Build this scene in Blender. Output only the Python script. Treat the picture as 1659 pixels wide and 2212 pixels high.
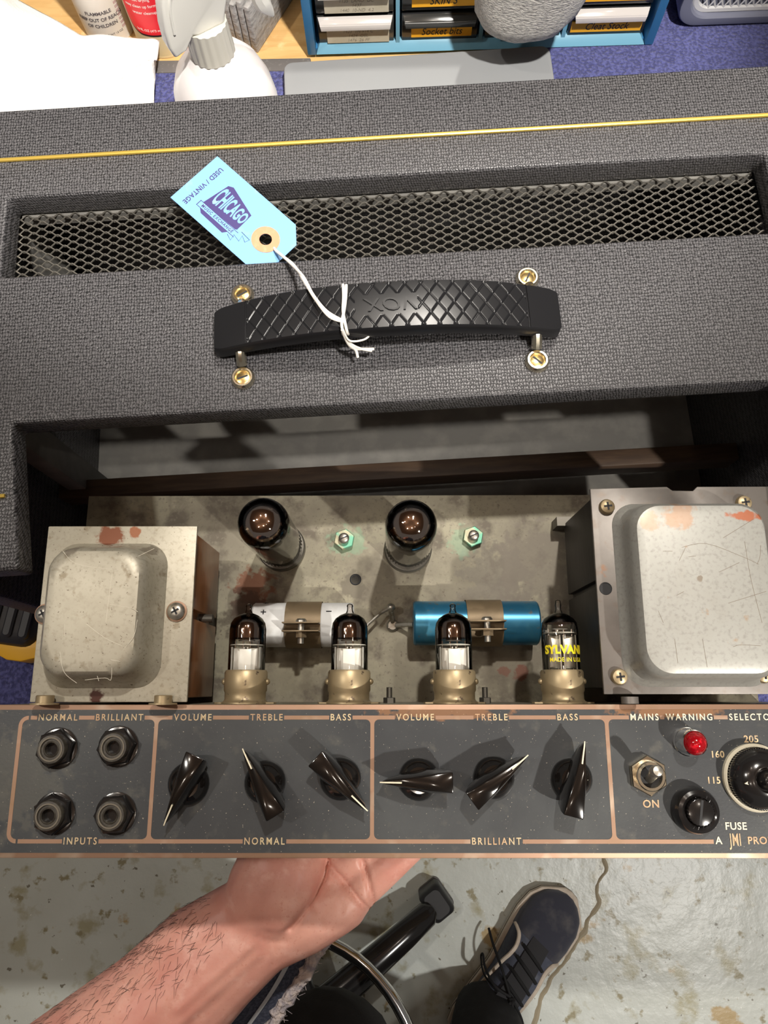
import bpy, bmesh, math, random
from mathutils import Vector, Matrix, noise as mnoise
random.seed(7)
for o in list(bpy.data.objects): bpy.data.objects.remove(o)
SC = bpy.context.scene
COL = SC.collection
PI = math.pi
R = math.radians
# ------------------------------------------------------------------ camera
F, CX, CY, CAMH = 1597.0, 829.5, 1106.0, 1.41
def frame(vp, v0):
    d = Vector((vp[0]-CX, vp[1]-CY, F)).normalized()
    a, b, c = d
    xz = -a/(b*v0+c); xy = v0*xz
    X = Vector((1, xy, xz)).normalized(); Z = -d; Y = Z.cross(X)
    return Matrix((X, Y, Z))
WF = frame((860, 1535), .366)           # rows: world axes seen from the camera
CF = frame((840, 1490), .366)           # rows: chassis axes seen from the camera
cam = bpy.data.cameras.new('camera'); camo = bpy.data.objects.new('camera', cam); COL.objects.link(camo)
rm = WF @ Matrix(((1,0,0),(0,-1,0),(0,0,-1)))
camo.matrix_world = Matrix.Translation((0,0,CAMH)) @ rm.to_4x4()
cam.sensor_fit = 'HORIZONTAL'; cam.sensor_width = 36; cam.lens = 36*F/1659
cam.clip_start = .02
SC.camera = camo
# ------------------------------------------------------------------ world, lamps, exposure
w = bpy.data.worlds.new('world'); SC.world = w; w.use_nodes = True
w.node_tree.nodes['Background'].inputs[0].default_value = (1.0, .93, .85, 1)
w.node_tree.nodes['Background'].inputs[1].default_value = .12
def lamp(name, loc, power, radius, col=(1, .86, .68), target=None, angle=None):
    l = bpy.data.lights.new(name, 'SPOT' if target else 'POINT')
    l.energy = power; l.color = col; l.shadow_soft_size = radius
    o = bpy.data.objects.new(name, l); COL.objects.link(o); o.location = loc
    if target:
        o.rotation_euler = (Vector(target)-Vector(loc)).to_track_quat('-Z', 'Y').to_euler()
        l.spot_size = R(angle); l.spot_blend = .4
    return o
WARM = (1, .94, .85)
lamp('ceiling_spot_key', (1.20, -1.08, 2.60), 190, .03, WARM, (.25, -.03, 1.0), 15)
lamp('ceiling_spot_bench', (.42, -.22, 2.75), 260, .04, (1, .95, .88), (-.12, .72, .8), 28)
lamp('ceiling_spot_left', (-1.0, .25, 2.7), 30, .04, WARM, (-.15, .1, .9), 50)
lamp('ceiling_spot_back', (.28, .95, 2.85), 105, .035, WARM, (0, .15, .95), 34)
lamp('ceiling_spot_floor', (1.3, -.75, 2.7), 125, .04, (1, .97, .92), (.4, -.35, 0), 30)
for x, y in ((.1, -.45), (.8, .15), (-.75, .35), (.3, .75), (-.3, .9), (-.5, -.6)):
    lamp('ceiling_bulb', (x, y, 2.9), 4.0, .04, (1, .9, .78))
SC.view_settings.view_transform = 'Standard'; SC.view_settings.look = 'None'
SC.view_settings.gamma = 1; SC.view_settings.use_curve_mapping = False
SC.view_settings.exposure = .16
# ------------------------------------------------------------------ places (metres in the world, millimetres in parts)
def ray(px, py): return Vector(((px-CX)/F, (py-CY)/F, 1))
def PW(px, py, z):                       # world point (mm) on the level plane z (mm)
    r = WF @ ray(px, py); t = (z/1000-CAMH)/r.z
    return Vector((r.x*t*1000, r.y*t*1000, z))
ORG = ray(830, 1685)*.38
def CH(px, py, h=0):                     # chassis point (mm) at height h over the panel
    r = CF @ ray(px, py); o = CF @ ORG; t = (h/1000+o.z)/r.z
    return (r*t-o)*1000
M_CH = Matrix.Translation(WF @ ORG + Vector((0,0,CAMH))) @ (WF @ CF.transposed()).to_4x4()
ZT = 1027.0
M_CB = Matrix.Translation((-.005, .25, ZT/1000)) @ Matrix.Rotation(R(3), 4, 'Z')
M_CBI = M_CB.inverted()
def CB(px, py, dz=0):                    # amplifier-cabinet point (mm), dz over its top
    return (M_CBI @ (PW(px, py, ZT+dz)/1000))*1000
# ------------------------------------------------------------------ mesh building
T = lambda x, y, z: Matrix.Translation((x, y, z))
RZ = lambda a: Matrix.Rotation(a, 4, 'Z')
RX = lambda a: Matrix.Rotation(a, 4, 'X')
RY = lambda a: Matrix.Rotation(a, 4, 'Y')
class B:
    def __init__(s): s.v = []; s.f = []
    def add(s, vs, fs, M=None):
        n = len(s.v)
        s.v += [(M @ Vector(p)) if M else Vector(p) for p in vs]
        s.f += [tuple(i+n for i in f) for f in fs]
        return s
    def box(s, x0, x1, y0, y1, z0, z1, M=None):
        vs = [(x, y, z) for z in (z0, z1) for y in (y0, y1) for x in (x0, x1)]
        return s.add(vs, [(0,2,3,1),(4,5,7,6),(0,1,5,4),(2,6,7,3),(0,4,6,2),(1,3,7,5)], M)
    def loft(s, loops, M=None, cap=(True, True), closed=True):
        n = len(loops[0]); vs = [p for l in loops for p in l]; fs = []
        for i in range(len(loops)-1):
            for j in range(n if closed else n-1):
                k = (j+1) % n
                fs.append((i*n+j, i*n+k, (i+1)*n+k, (i+1)*n+j))
        if cap[0]: fs.append(tuple(range(n))[::-1])
        if cap[1]: fs.append(tuple((len(loops)-1)*n+j for j in range(n)))
        return s.add(vs, fs, M)
    def lathe(s, prof, n=24, M=None, cap=(True, True)):
        return s.loft([[(r*math.cos(2*PI*j/n), r*math.sin(2*PI*j/n), z) for j in range(n)] for r, z in prof], M, cap)
    def ngon(s, n, r, z0, z1, rot=0, M=None, ch=.0):
        pr = [(r, z0), (r, z1)] if not ch else [(r, z0), (r, z1-ch), (r-ch, z1)]
        return s.lathe(pr, n, (M or Matrix()) @ RZ(rot))
    def rrect(s, x0, x1, y0, y1, levels, rad, seg=5, M=None, cap=(True, True)):
        loops = []
        for ins, z in levels:
            a0, a1, b0, b1 = x0+ins, x1-ins, y0+ins, y1-ins
            r = max(min(rad, (a1-a0)/2-.01, (b1-b0)/2-.01), .01); l = []
            for (cx, cy, st) in ((a1-r, b1-r, 0), (a0+r, b1-r, 90), (a0+r, b0+r, 180), (a1-r, b0+r, 270)):
                for k in range(seg+1):
                    t = R(st+90*k/seg); l.append((cx+r*math.cos(t), cy+r*math.sin(t), z))
            loops.append(l)
        return s.loft(loops, M, cap)
    def tube(s, pts, r, n=8, M=None, cap=(True, True), flat=1.0):
        pts = [Vector(p) for p in pts]; loops = []
        up = None
        for i, p in enumerate(pts):
            d = (pts[min(i+1, len(pts)-1)]-pts[max(i-1, 0)])
            if d.length < 1e-9: d = Vector((0,0,1))
            d.normalize()
            if up is None:
                up = Vector((0,0,1)) if abs(d.z) < .9 else Vector((0,1,0))
            a = d.cross(up).normalized(); up = a.cross(d).normalized()
            rr = r[i] if isinstance(r, (list, tuple)) else r
            loops.append([p+a*rr*math.cos(2*PI*j/n)+up*rr*flat*math.sin(2*PI*j/n) for j in range(n)])
        return s.loft(loops, M, cap)
    def prism(s, poly, z0, z1, M=None):
        return s.loft([[(x, y, z0) for x, y in poly], [(x, y, z1) for x, y in poly]], M)
    def ball(s, c, r, n=12, M=None, sc=(1,1,1)):
        pr = [(max(r*math.sin(PI*k/n), .001), -r*math.cos(PI*k/n)) for k in range(n+1)]
        return s.lathe(pr, n*2, (M or Matrix()) @ T(*c) @ Matrix.Diagonal((*sc, 1)))
    def grid(s, nu, nv, fn, M=None):
        vs = [fn(i/nu, j/nv) for j in range(nv+1) for i in range(nu+1)]
        fs = [(j*(nu+1)+i, j*(nu+1)+i+1, (j+1)*(nu+1)+i+1, (j+1)*(nu+1)+i) for j in range(nv) for i in range(nu)]
        return s.add(vs, fs, M)
def smooth_path(pts, n=6):
    pts = [Vector(p) for p in pts]; out = []
    for i in range(len(pts)-1):
        p0, p1, p2, p3 = pts[max(i-1, 0)], pts[i], pts[i+1], pts[min(i+2, len(pts)-1)]
        for k in range(n):
            t = k/n; out.append(.5*((2*p1)+(-p0+p2)*t+(2*p0-5*p1+4*p2-p3)*t*t+(-p0+3*p1-3*p2+p3)*t**3))
    return out+[pts[-1]]
ROOTM = {}
def setp(o, m, parent):
    COL.objects.link(o)
    if m: o.data.materials.clear(); o.data.materials.append(m)
    if parent is not None: o.parent = parent
def mesh_of(b, bevel=0, seg=2, ang=35, smooth=True, scale=.001, weld=False, bang=40):
    me = bpy.data.meshes.new('m')
    me.from_pydata([v*scale for v in b.v], [], b.f)
    bm = bmesh.new(); bm.from_mesh(me)
    if weld: bmesh.ops.remove_doubles(bm, verts=bm.verts, dist=1e-6)
    bmesh.ops.recalc_face_normals(bm, faces=bm.faces)
    if bevel:
        es = [e for e in bm.edges if len(e.link_faces) == 2 and e.calc_face_angle(0) > R(bang)]
        bmesh.ops.bevel(bm, geom=es, offset=bevel*scale, segments=seg, affect='EDGES', profile=.5, clamp_overlap=True)
    bm.to_mesh(me); bm.free()
    if smooth:
        me.shade_smooth(); me.set_sharp_from_angle(angle=R(ang))
    return me
def obj(name, b, m, parent=None, world=False, **kw):
    me = b if isinstance(b, bpy.types.Mesh) else mesh_of(b, **kw)
    o = bpy.data.objects.new(name, me); setp(o, m, parent)
    if world and parent is not None:
        top = parent
        Mx = ROOTM.get(top.name)
        if Mx is None and top.parent is not None: Mx = Matrix()
        o.matrix_parent_inverse = Mx.inverted() if Mx else Matrix()
    return o
def thing(name, label, cat, M=None, group=None):
    o = bpy.data.objects.new(name, None); COL.objects.link(o); o.empty_display_size = .02
    M = M or Matrix(); o.matrix_world = M; ROOTM[o.name] = M.copy()
    tag(o, label, cat, group); return o
def tag(o, label=None, cat=None, group=None, kind=None):
    if label: o['label'] = label
    if cat: o['category'] = cat
    if group: o['group'] = group
    if kind: o['kind'] = kind
    return o
def text_b(s, size, depth=.15, M=None, align='CENTER', sx=1.0, space=1.0, shear=0, wt=0):
    c = bpy.data.curves.new('t', 'FONT'); c.body = s; c.size = size; c.extrude = depth/2
    c.align_x = align; c.align_y = 'CENTER'; c.space_character = space; c.shear = shear; c.offset = wt
    c.resolution_u = 3
    o = bpy.data.objects.new('t', c); me = bpy.data.meshes.new_from_object(o)
    b = B(); S = Matrix.Diagonal((sx, 1, 1, 1))
    b.add([tuple(v.co) for v in me.vertices], [tuple(p.vertices) for p in me.polygons], (M or Matrix()) @ S)
    bpy.data.objects.remove(o); bpy.data.curves.remove(c); bpy.data.meshes.remove(me)
    return b
# ------------------------------------------------------------------ materials
def mat(name, col, rough=.5, metal=0., layers=(), bump=None, spots=(), coat=0., spec=.5, trans=0., sheen=0, ior=1.45, emit=0, sss=0):
    m = bpy.data.materials.new(name); m.use_nodes = True
    nt = m.node_tree; N = nt.nodes; L = nt.links; p = N['Principled BSDF']
    p.inputs['Roughness'].default_value = rough; p.inputs['Metallic'].default_value = metal
    p.inputs['Specular IOR Level'].default_value = spec; p.inputs['Coat Weight'].default_value = coat
    p.inputs['Coat Roughness'].default_value = .08
    p.inputs['Transmission Weight'].default_value = trans; p.inputs['IOR'].default_value = ior
    if sheen: p.inputs['Sheen Weight'].default_value = sheen
    if sss:
        p.inputs['Subsurface Weight'].default_value = sss; p.inputs['Subsurface Radius'].default_value = (1, .35, .2)
        p.inputs['Subsurface Scale'].default_value = .006
    p.inputs['Base Color'].default_value = (*col, 1)
    tc = N.new('ShaderNodeTexCoord')
    cur = None
    def mix(fac, c):
        nonlocal cur
        mx = N.new('ShaderNodeMix'); mx.data_type = 'RGBA'
        L.new(fac, mx.inputs[0])
        if cur is None: mx.inputs[6].default_value = (*col, 1)
        else: L.new(cur, mx.inputs[6])
        mx.inputs[7].default_value = (*c, 1); cur = mx.outputs[2]
    def nz(scale, detail=4, dist=0, stretch=None, rough_=.55):
        n = N.new('ShaderNodeTexNoise'); n.inputs['Scale'].default_value = scale; n.inputs['Detail'].default_value = detail
        n.inputs['Distortion'].default_value = dist; n.inputs['Roughness'].default_value = rough_
        if stretch:
            mp = N.new('ShaderNodeMapping'); mp.inputs['Scale'].default_value = stretch
            L.new(tc.outputs['Object'], mp.inputs[0]); L.new(mp.outputs[0], n.inputs['Vector'])
        else: L.new(tc.outputs['Object'], n.inputs['Vector'])
        return n.outputs['Fac']
    def ramp(s, lo, hi):
        r = N.new('ShaderNodeMapRange'); r.inputs[1].default_value = lo; r.inputs[2].default_value = hi
        L.new(s, r.inputs[0]); return r.outputs[0]
    def math_(op, a, b):
        q = N.new('ShaderNodeMath'); q.operation = op; q.use_clamp = False
        for i, s in enumerate((a, b)):
            if isinstance(s, (int, float)): q.inputs[i].default_value = s
            else: L.new(s, q.inputs[i])
        return q.outputs[0]
    for ly in layers:
        sc, det, lo, hi, c = ly[:5]
        fac = ramp(nz(sc, det, ly[5] if len(ly) > 5 else 0, ly[6] if len(ly) > 6 else None), lo, hi)
        if len(ly) > 7: fac = math_('MULTIPLY', fac, ly[7])
        mix(fac, c)
    if spots:
        nn = nz(160, 6)
        for (c, r, cc, st) in spots:            # c, r in mm, part coordinates
            vm = N.new('ShaderNodeVectorMath'); vm.operation = 'SUBTRACT'; L.new(tc.outputs['Object'], vm.inputs[0])
            vm.inputs[1].default_value = [q/1000 for q in c[:3]]
            sc = N.new('ShaderNodeVectorMath'); sc.operation = 'MULTIPLY'; L.new(vm.outputs[0], sc.inputs[0])
            sc.inputs[1].default_value = c[3] if len(c) > 3 else (1, 1, 0)
            ln = N.new('ShaderNodeVectorMath'); ln.operation = 'LENGTH'; L.new(sc.outputs[0], ln.inputs[0])
            d = math_('DIVIDE', ln.outputs['Value'], r/1000)
            d = math_('ADD', d, math_('MULTIPLY', math_('SUBTRACT', nn, .5), 2.6))
            mix(math_('MULTIPLY', ramp(d, 1.05, .75), st), cc)
    if cur is not None: L.new(cur, p.inputs['Base Color'])
    if bump:
        h = nz(bump[0], bump[3] if len(bump) > 3 else 3, 0, bump[4] if len(bump) > 4 else None)
        bp = N.new('ShaderNodeBump'); bp.inputs['Strength'].default_value = bump[1]; bp.inputs['Distance'].default_value = bump[2]
        L.new(h, bp.inputs['Height']); L.new(bp.outputs[0], p.inputs['Normal'])
    return m
def tolex_mat():
    m = mat('black_vinyl', (.02, .02, .021), .40, spec=.5); nt = m.node_tree; N = nt.nodes; L = nt.links; p = N['Principled BSDF']
    tc = N.new('ShaderNodeTexCoord')
    wob = N.new('ShaderNodeTexNoise'); wob.inputs['Scale'].default_value = 330; wob.inputs['Detail'].default_value = 2
    L.new(tc.outputs['Object'], wob.inputs['Vector'])
    a = N.new('ShaderNodeVectorMath'); a.operation = 'MULTIPLY_ADD'
    L.new(wob.outputs['Color'], a.inputs[0]); a.inputs[1].default_value = (.0024,)*3; L.new(tc.outputs['Object'], a.inputs[2])
    def band(vec, period):
        d = N.new('ShaderNodeVectorMath'); d.operation = 'DOT_PRODUCT'; L.new(a.outputs[0], d.inputs[0]); d.inputs[1].default_value = vec
        return mth('MULTIPLY_ADD1', mth('SINE', mth('MULTIPLY', d.outputs['Value'], 2*PI/period), 0), .5)
    def mth(op, x, y):
        if op == 'MULTIPLY_ADD1': return mth('ADD', mth('MULTIPLY', x, y), .5)
        q = N.new('ShaderNodeMath'); q.operation = op
        for i, s_ in enumerate((x, y)):
            if isinstance(s_, (int, float)): q.inputs[i].default_value = s_
            else: L.new(s_, q.inputs[i])
        return q.outputs[0]
    n2 = N.new('ShaderNodeTexNoise'); n2.inputs['Scale'].default_value = 620; n2.inputs['Detail'].default_value = 2; L.new(tc.outputs['Object'], n2.inputs['Vector'])
    g = mth('MULTIPLY', mth('ADD', band((1, 0, .3), .00165), .3), mth('ADD', band((0, 1, .95), .00215), .3))
    g = mth('ADD', g, mth('MULTIPLY', mth('SUBTRACT', n2.outputs['Fac'], .5), 1.5))
    rp = N.new('ShaderNodeMapRange'); rp.inputs[1].default_value = .05; rp.inputs[2].default_value = .95; L.new(g, rp.inputs[0])
    cr = N.new('ShaderNodeMix'); cr.data_type = 'RGBA'; L.new(rp.outputs[0], cr.inputs[0])
    cr.inputs[6].default_value = (.010, .010, .011, 1); cr.inputs[7].default_value = (.082, .079, .084, 1)
    L.new(cr.outputs[2], p.inputs['Base Color'])
    bp = N.new('ShaderNodeBump'); bp.inputs['Strength'].default_value = .7; bp.inputs['Distance'].default_value = .0005
    L.new(rp.outputs[0], bp.inputs['Height']); L.new(bp.outputs[0], p.inputs['Normal'])
    return m
def glass_mat(name, tint=(1, 1, 1), gloss=.12):
    m = bpy.data.materials.new(name); m.use_nodes = True; nt = m.node_tree; N = nt.nodes; L = nt.links
    N.remove(N['Principled BSDF']); out = N['Material Output']
    t = N.new('ShaderNodeBsdfTransparent'); t.inputs[0].default_value = (*tint, 1)
    g = N.new('ShaderNodeBsdfGlossy'); g.inputs['Roughness'].default_value = .02
    fr = N.new('ShaderNodeFresnel'); fr.inputs[0].default_value = 1.5
    ad = N.new('ShaderNodeMath'); ad.operation = 'MULTIPLY_ADD'; L.new(fr.outputs[0], ad.inputs[0]); ad.inputs[1].default_value = 1.0; ad.inputs[2].default_value = gloss*.2
    mx = N.new('ShaderNodeMixShader'); L.new(ad.outputs[0], mx.inputs[0]); L.new(t.outputs[0], mx.inputs[1]); L.new(g.outputs[0], mx.inputs[2])
    L.new(mx.outputs[0], out.inputs[0]); return m
MT = {}
MT['tolex'] = tolex_mat()
MT['gold'] = mat('gold_piping', (.74, .52, .11), .32, .7)
MT['brass'] = mat('brass', (.70, .52, .24), .25, 1., layers=[(300, 3, .5, .75, (.45, .30, .10))])
MT['nickel'] = mat('worn_nickel', (.72, .66, .52), .2, 1.)
MT['chrome'] = mat('chrome', (.8, .8, .8), .1, 1.)
MT['steel'] = mat('plain_steel', (.50, .48, .43), .38, .9, layers=[(220, 4, .5, .7, (.28, .24, .18))])
MT['darksteel'] = mat('dark_steel', (.16, .15, .13), .45, .8)
MT['mesh'] = mat('expanded_metal', (.36, .34, .30), .35, .85)
MT['blackplastic'] = mat('black_plastic', (.012, .011, .011), .16, coat=.3)
MT['dusty'] = mat('dusty_black_plastic', (.035, .03, .024), .45, layers=[(300, 4, .45, .7, (.075, .066, .05))])
MT['dusty2'] = mat('dusty_ring', (.14, .12, .09), .5)
MT['knob'] = mat('black_bakelite', (.007, .006, .0055), .12, coat=.5)
MT['rubber'] = mat('black_rubber', (.018, .018, .02), .45)
MT['grip'] = mat('black_moulded_grip', (.008, .008, .009), .3)
MT['interior'] = mat('black_painted_wood', (.13, .125, .115), .6, layers=[(40, 4, .45, .7, (.18, .172, .155))])
MT['rail'] = mat('dark_brown_rail', (.045, .026, .016), .6, layers=[(30, 4, .4, .7, (.075, .045, .026), 0, (1, 8, 8))])
MT['ceil'] = mat('brown_ceiling', (.36, .22, .14), .7)
MT['copper'] = mat('worn_copper', (.31, .19, .128), .45, .45, layers=[(60, 4, .5, .75, (.27, .17, .10)), (30, 3, .55, .75, (.55, .45, .36))])
MT['letter'] = mat('worn_cream_lettering', (.55, .44, .27), .5, .2, layers=[(45, 3, .42, .62, (.46, .29, .17)), (260, 3, .55, .7, (.32, .25, .18))])
MT['letterw'] = mat('cream_lettering', (.72, .66, .5), .5, .1)
MT['enamel'] = mat('grey_enamel', (.030, .033, .037), .42, layers=[(14, 5, .42, .75, (.056, .061, .063)), (90, 6, .58, .8, (.085, .083, .073)), (900, 2, .70, .74, (.30, .27, .22))],
    spots=[((30, 34, 0, (.12, 1, 0)), 4, (.40, .17, .05), .4), ((150, 34.5, 0, (.12, 1, 0)), 3.6, (.40, .17, .05), .45), ((-190, 0, 0), 26, (.11, .105, .085), .35)], bump=(700, .12, .0003))
DECKS = [((-88, 112, -90), 13, (.17, .065, .035), .85), ((-92, 100, -90), 12, (.09, .05, .035), .85), ((-97, 90, -90), 12, (.07, .055, .04), .6),
    ((-20, 112, -90), 9, (.07, .06, .045), .8), ((-12, 120, -90), 22, (.20, .18, .14), .5), ((75, 118, -90), 24, (.17, .155, .13), .65), ((100, 125, -90), 30, (.16, .14, .115), .7), ((80, 62, -90), 26, (.14, .12, .09), .6),
    ((-60, 55, -90), 20, (.20, .18, .13), .5), ((88, 56, -90), 5, (.16, .055, .035), .8), ((78, 57, -90), 4, (.16, .06, .04), .7), ((-26, 142, -90), 11, (.20, .36, .24), .45), ((52, 143, -90), 10, (.20, .36, .24), .4)]
MT['deck'] = mat('aged_cadmium_plate', (.265, .248, .182), .5, .35, layers=[(22, 7, .40, .66, (.19, .172, .132)), (60, 8, .50, .64, (.125, .108, .083)), (300, 5, .52, .70, (.20, .18, .14)), (420, 4, .6, .72, (.13, .11, .085))], spots=DECKS, bump=(260, .12, .0004))
MT['t1'] = mat('tan_plated_cover', (.45, .42, .34), .45, .35, layers=[(26, 5, .45, .75, (.35, .32, .25)), (420, 4, .5, .72, (.34, .31, .24)), (130, 6, .60, .70, (.28, .24, .17)), (700, 3, .66, .72, (.12, .09, .06))],
    spots=[((-152, 128, 0), 8, (.20, .065, .03), .95), ((-138, 130.5, 0), 3.5, (.30, .10, .04), .9), ((-152, 41, 0), 4.2, (.07, .02, .015), .95), ((-166, 118, 0), 5, (.16, .13, .1), .6), ((-128, 120, 0), 4, (.14, .11, .08), .6)], bump=(300, .08, .0003))
MT['t2plate'] = mat('grey_steel_flange', (.17, .155, .142), .42, .45, layers=[(35, 5, .45, .7, (.115, .103, .093)), (160, 5, .55, .7, (.15, .125, .105)), (60, 4, .66, .72, (.23, .13, .08))], bump=(250, .1, .0003))
MT['t2'] = mat('silver_painted_cover', (.36, .36, .335), .42, .3, layers=[(24, 5, .5, .8, (.30, .285, .25)), (500, 3, .5, .75, (.28, .275, .255)), (80, 5, .68, .74, (.34, .26, .19))],
    spots=[((155, 134, 22), 8, (.40, .22, .12), .6), ((190, 134, 22, (.35, 1, 0)), 3.2, (.42, .13, .06), .9), ((140, 132, 22), 5, (.42, .24, .14), .5), ((163, 101, 22), 2, (.2, .16, .12), .8)])
MT['core1'] = mat('varnished_brown_laminations', (.25, .095, .028), .38, .0, layers=[(900, 2, .45, .6, (.20, .072, .02), 0, (.05, .05, 1)), (30, 3, .5, .8, (.33, .14, .045))], coat=.2)
MT['core2'] = mat('black_laminations', (.018, .016, .014), .5, 0, layers=[(900, 2, .45, .6, (.028, .025, .022), 0, (.05, .05, 1))])
MT['glass'] = glass_mat('clear_tube_glass', (.97, .97, .95))
MT['smoke'] = glass_mat('smoky_tube_glass', (.84, .81, .78), .2)
MT['getter'] = mat('silvered_getter', (.66, .57, .53), .04, 1.)
MT['getter2'] = mat('brown_getter_flash', (.42, .33, .29), .08, 1.)
MT['plate'] = mat('light_grey_anode', (.80, .78, .74), .4, .1)
MT['mica'] = mat('mica', (.7, .68, .62), .3)
MT['socket'] = mat('tarnished_brass_shell', (.40, .315, .19), .42, .6, layers=[(40, 4, .45, .75, (.30, .235, .14)), (260, 4, .62, .70, (.10, .07, .05))])
MT['clampbrass'] = mat('dull_bronze_strap', (.22, .165, .10), .5, .45, layers=[(60, 5, .45, .7, (.14, .105, .065))])
MT['whitecap'] = mat('white_card_sleeve', (.62, .63, .63), .6, layers=[(90, 5, .5, .8, (.46, .45, .43))])
MT['bluecap'] = mat('blue_metallic_sleeve', (.035, .18, .32), .3, .6, layers=[(60, 5, .5, .75, (.07, .25, .36)), (200, 4, .62, .72, (.13, .16, .16))])
MT['patina'] = mat('green_patina_nut', (.42, .40, .28), .45, .5, layers=[(110, 4, .42, .55, (.17, .46, .32))])
MT['red'] = mat('red_jewel', (.26, .002, .006), .08, coat=.6, layers=[(420, 2, .55, .7, (.55, .01, .02))])
MT['ivory'] = mat('ivory_ring', (.66, .61, .48), .4)
MT['black'] = mat('black_ink', (.01, .01, .012), .6)
MT['yellowink'] = mat('yellow_print', (.80, .66, .02), .5)
MT['tag'] = mat('blue_card', (.15, .33, .62), .55, layers=[(70, 5, .60, .8, (.25, .43, .66))])
MT['tagink'] = mat('purple_ink', (.030, .018, .12), .5)
MT['tagring'] = mat('salmon_paper_ring', (.66, .24, .13), .7, layers=[(300, 3, .5, .8, (.74, .32, .2))])
MT['string'] = mat('cotton_string', (.72, .68, .62), .9)
MT['carpet'] = mat('navy_carpet', (.045, .05, .16), .95, layers=[(330, 3, .42, .62, (.10, .11, .31)), (900, 2, .72, .75, (.5, .48, .5))], bump=(330, 1., .003), sheen=.2)
MT['wood'] = mat('pine_board', (.72, .46, .19), .5, layers=[(12, 4, .4, .7, (.60, .34, .12), .6, (1, 9, 9)), (60, 3, .6, .75, (.78, .55, .27))])
MT['strip'] = mat('grey_edging', (.13, .12, .115), .7, layers=[(300, 3, .6, .75, (.2, .19, .18))])
MT['paper'] = mat('paper_towel', (.86, .85, .83), .9, bump=(420, .5, .0012))
MT['white'] = mat('white_plastic', (.78, .77, .72), .35)
MT['milky'] = mat('milky_white_plastic', (.82, .78, .77), .35)
MT['collar'] = mat('grey_white_plastic', (.62, .60, .53), .4)
MT['orange'] = mat('orange_label', (.85, .28, .03), .5)
MT['canwhite'] = mat('off_white_can', (.70, .66, .60), .35)
MT['cantan'] = mat('cream_can', (.72, .60, .36), .35)
MT['redlabel'] = mat('red_label', (.72, .02, .03), .4)
MT['ink'] = mat('dark_grey_print', (.09, .08, .09), .6)
MT['pinkink'] = mat('maroon_print', (.35, .10, .13), .6)
MT['blue'] = mat('blue_painted_steel', (.035, .17, .36), .35, layers=[(20, 3, .5, .8, (.05, .21, .42))])
MT['bluelip'] = mat('light_blue_lip', (.15, .35, .48), .3)
MT['clear'] = mat('smoky_drawer_plastic', (.035, .035, .033), .15, coat=.3)
MT['cleardk'] = mat('dark_drawer_front', (.02, .02, .021), .12, coat=.4)
MT['lipw'] = mat('pale_drawer_pull', (.55, .52, .50), .12, coat=.5)
MT['cardlabel'] = mat('beige_card_label', (.50, .46, .36), .8, layers=[(60, 4, .5, .8, (.43, .39, .29))])
MT['pencil'] = mat('pencil_writing', (.27, .24, .19), .8)
MT['orangetape'] = mat('orange_tape', (.86, .42, .02), .6)
MT['rag'] = mat('silver_terry', (.58, .56, .52), .8, layers=[(230, 3, .45, .65, (.34, .33, .31), 0, (1, 2.4, 2.4))], bump=(260, 1., .004, 3, (1, 2.4, 2.4)), sheen=.3)
MT['greylid'] = mat('grey_plastic_lid', (.27, .28, .29), .5)
MT['housing'] = mat('blue_grey_housing', (.17, .18, .24), .45)
MT['whitemesh'] = mat('white_metal_grille', (.66, .66, .66), .35, .3)
MT['mag'] = mat('grey_folded_paper', (.36, .35, .34), .8, layers=[(120, 4, .45, .7, (.22, .215, .21), 0, (1, 1, 4))], bump=(120, .6, .003))
MT['yellow'] = mat('yellow_plastic', (.80, .44, .02), .45)
MT['toolblack'] = mat('charcoal_tool_plastic', (.020, .021, .026), .5)
MT['floor'] = mat('painted_concrete', (.60, .635, .60), .32, layers=[(3, 4, .42, .7, (.50, .52, .47)), (16, 6, .56, .66, (.40, .38, .26)), (34, 7, .60, .66, (.30, .27, .17)), (7, 7, .635, .66, (.44, .33, .17)), (55, 4, .665, .69, (.20, .19, .15)), (160, 3, .71, .73, (.75, .75, .72))], bump=(30, .35, .004, 6))
MT['crack'] = mat('crack_filler', (.36, .31, .22), .35)
MT['skin'] = mat('skin', (.66, .34, .27), .45, layers=[(28, 4, .42, .70, (.57, .245, .195)), (75, 4, .56, .76, (.72, .41, .34)), (500, 2, .6, .75, (.58, .26, .20))], bump=(420, .18, .0006), sss=.12)
MT['hair'] = mat('dark_body_hair', (.02, .013, .01), .5)
MT['trouser'] = mat('black_cotton', (.012, .012, .014), .85, layers=[(40, 4, .5, .75, (.022, .022, .025))], bump=(600, .4, .0008))
MT['plaid'] = mat('navy_plaid_cotton', (.035, .043, .07), .9, layers=[(500, 2, .45, .6, (.065, .075, .11))], bump=(500, .4, .0008))
MT['fray'] = mat('frayed_pale_cotton', (.60, .53, .50), .95, layers=[(160, 4, .4, .62, (.34, .32, .36))], bump=(220, 1., .003))
MT['plaidred'] = mat('red_check_stripe', (.30, .07, .07), .9)
MT['plaidwht'] = mat('pale_check_stripe', (.42, .45, .48), .9)
MT['suede'] = mat('navy_suede', (.040, .042, .060), .95, layers=[(35, 4, .5, .75, (.095, .092, .10))], bump=(700, .3, .0006), sheen=.3)
MT['canvas'] = mat('grey_blue_canvas', (.075, .085, .12), .9, layers=[(45, 4, .5, .75, (.13, .14, .17))], bump=(900, .4, .0006))
MT['tongue'] = mat('faded_black_canvas', (.035, .035, .038), .95)
MT['rubberw'] = mat('off_white_sole_rubber', (.60, .52, .43), .6, layers=[(50, 4, .5, .75, (.46, .38, .30))])
MT['lace'] = mat('black_lace', (.008, .008, .009), .8)
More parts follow.
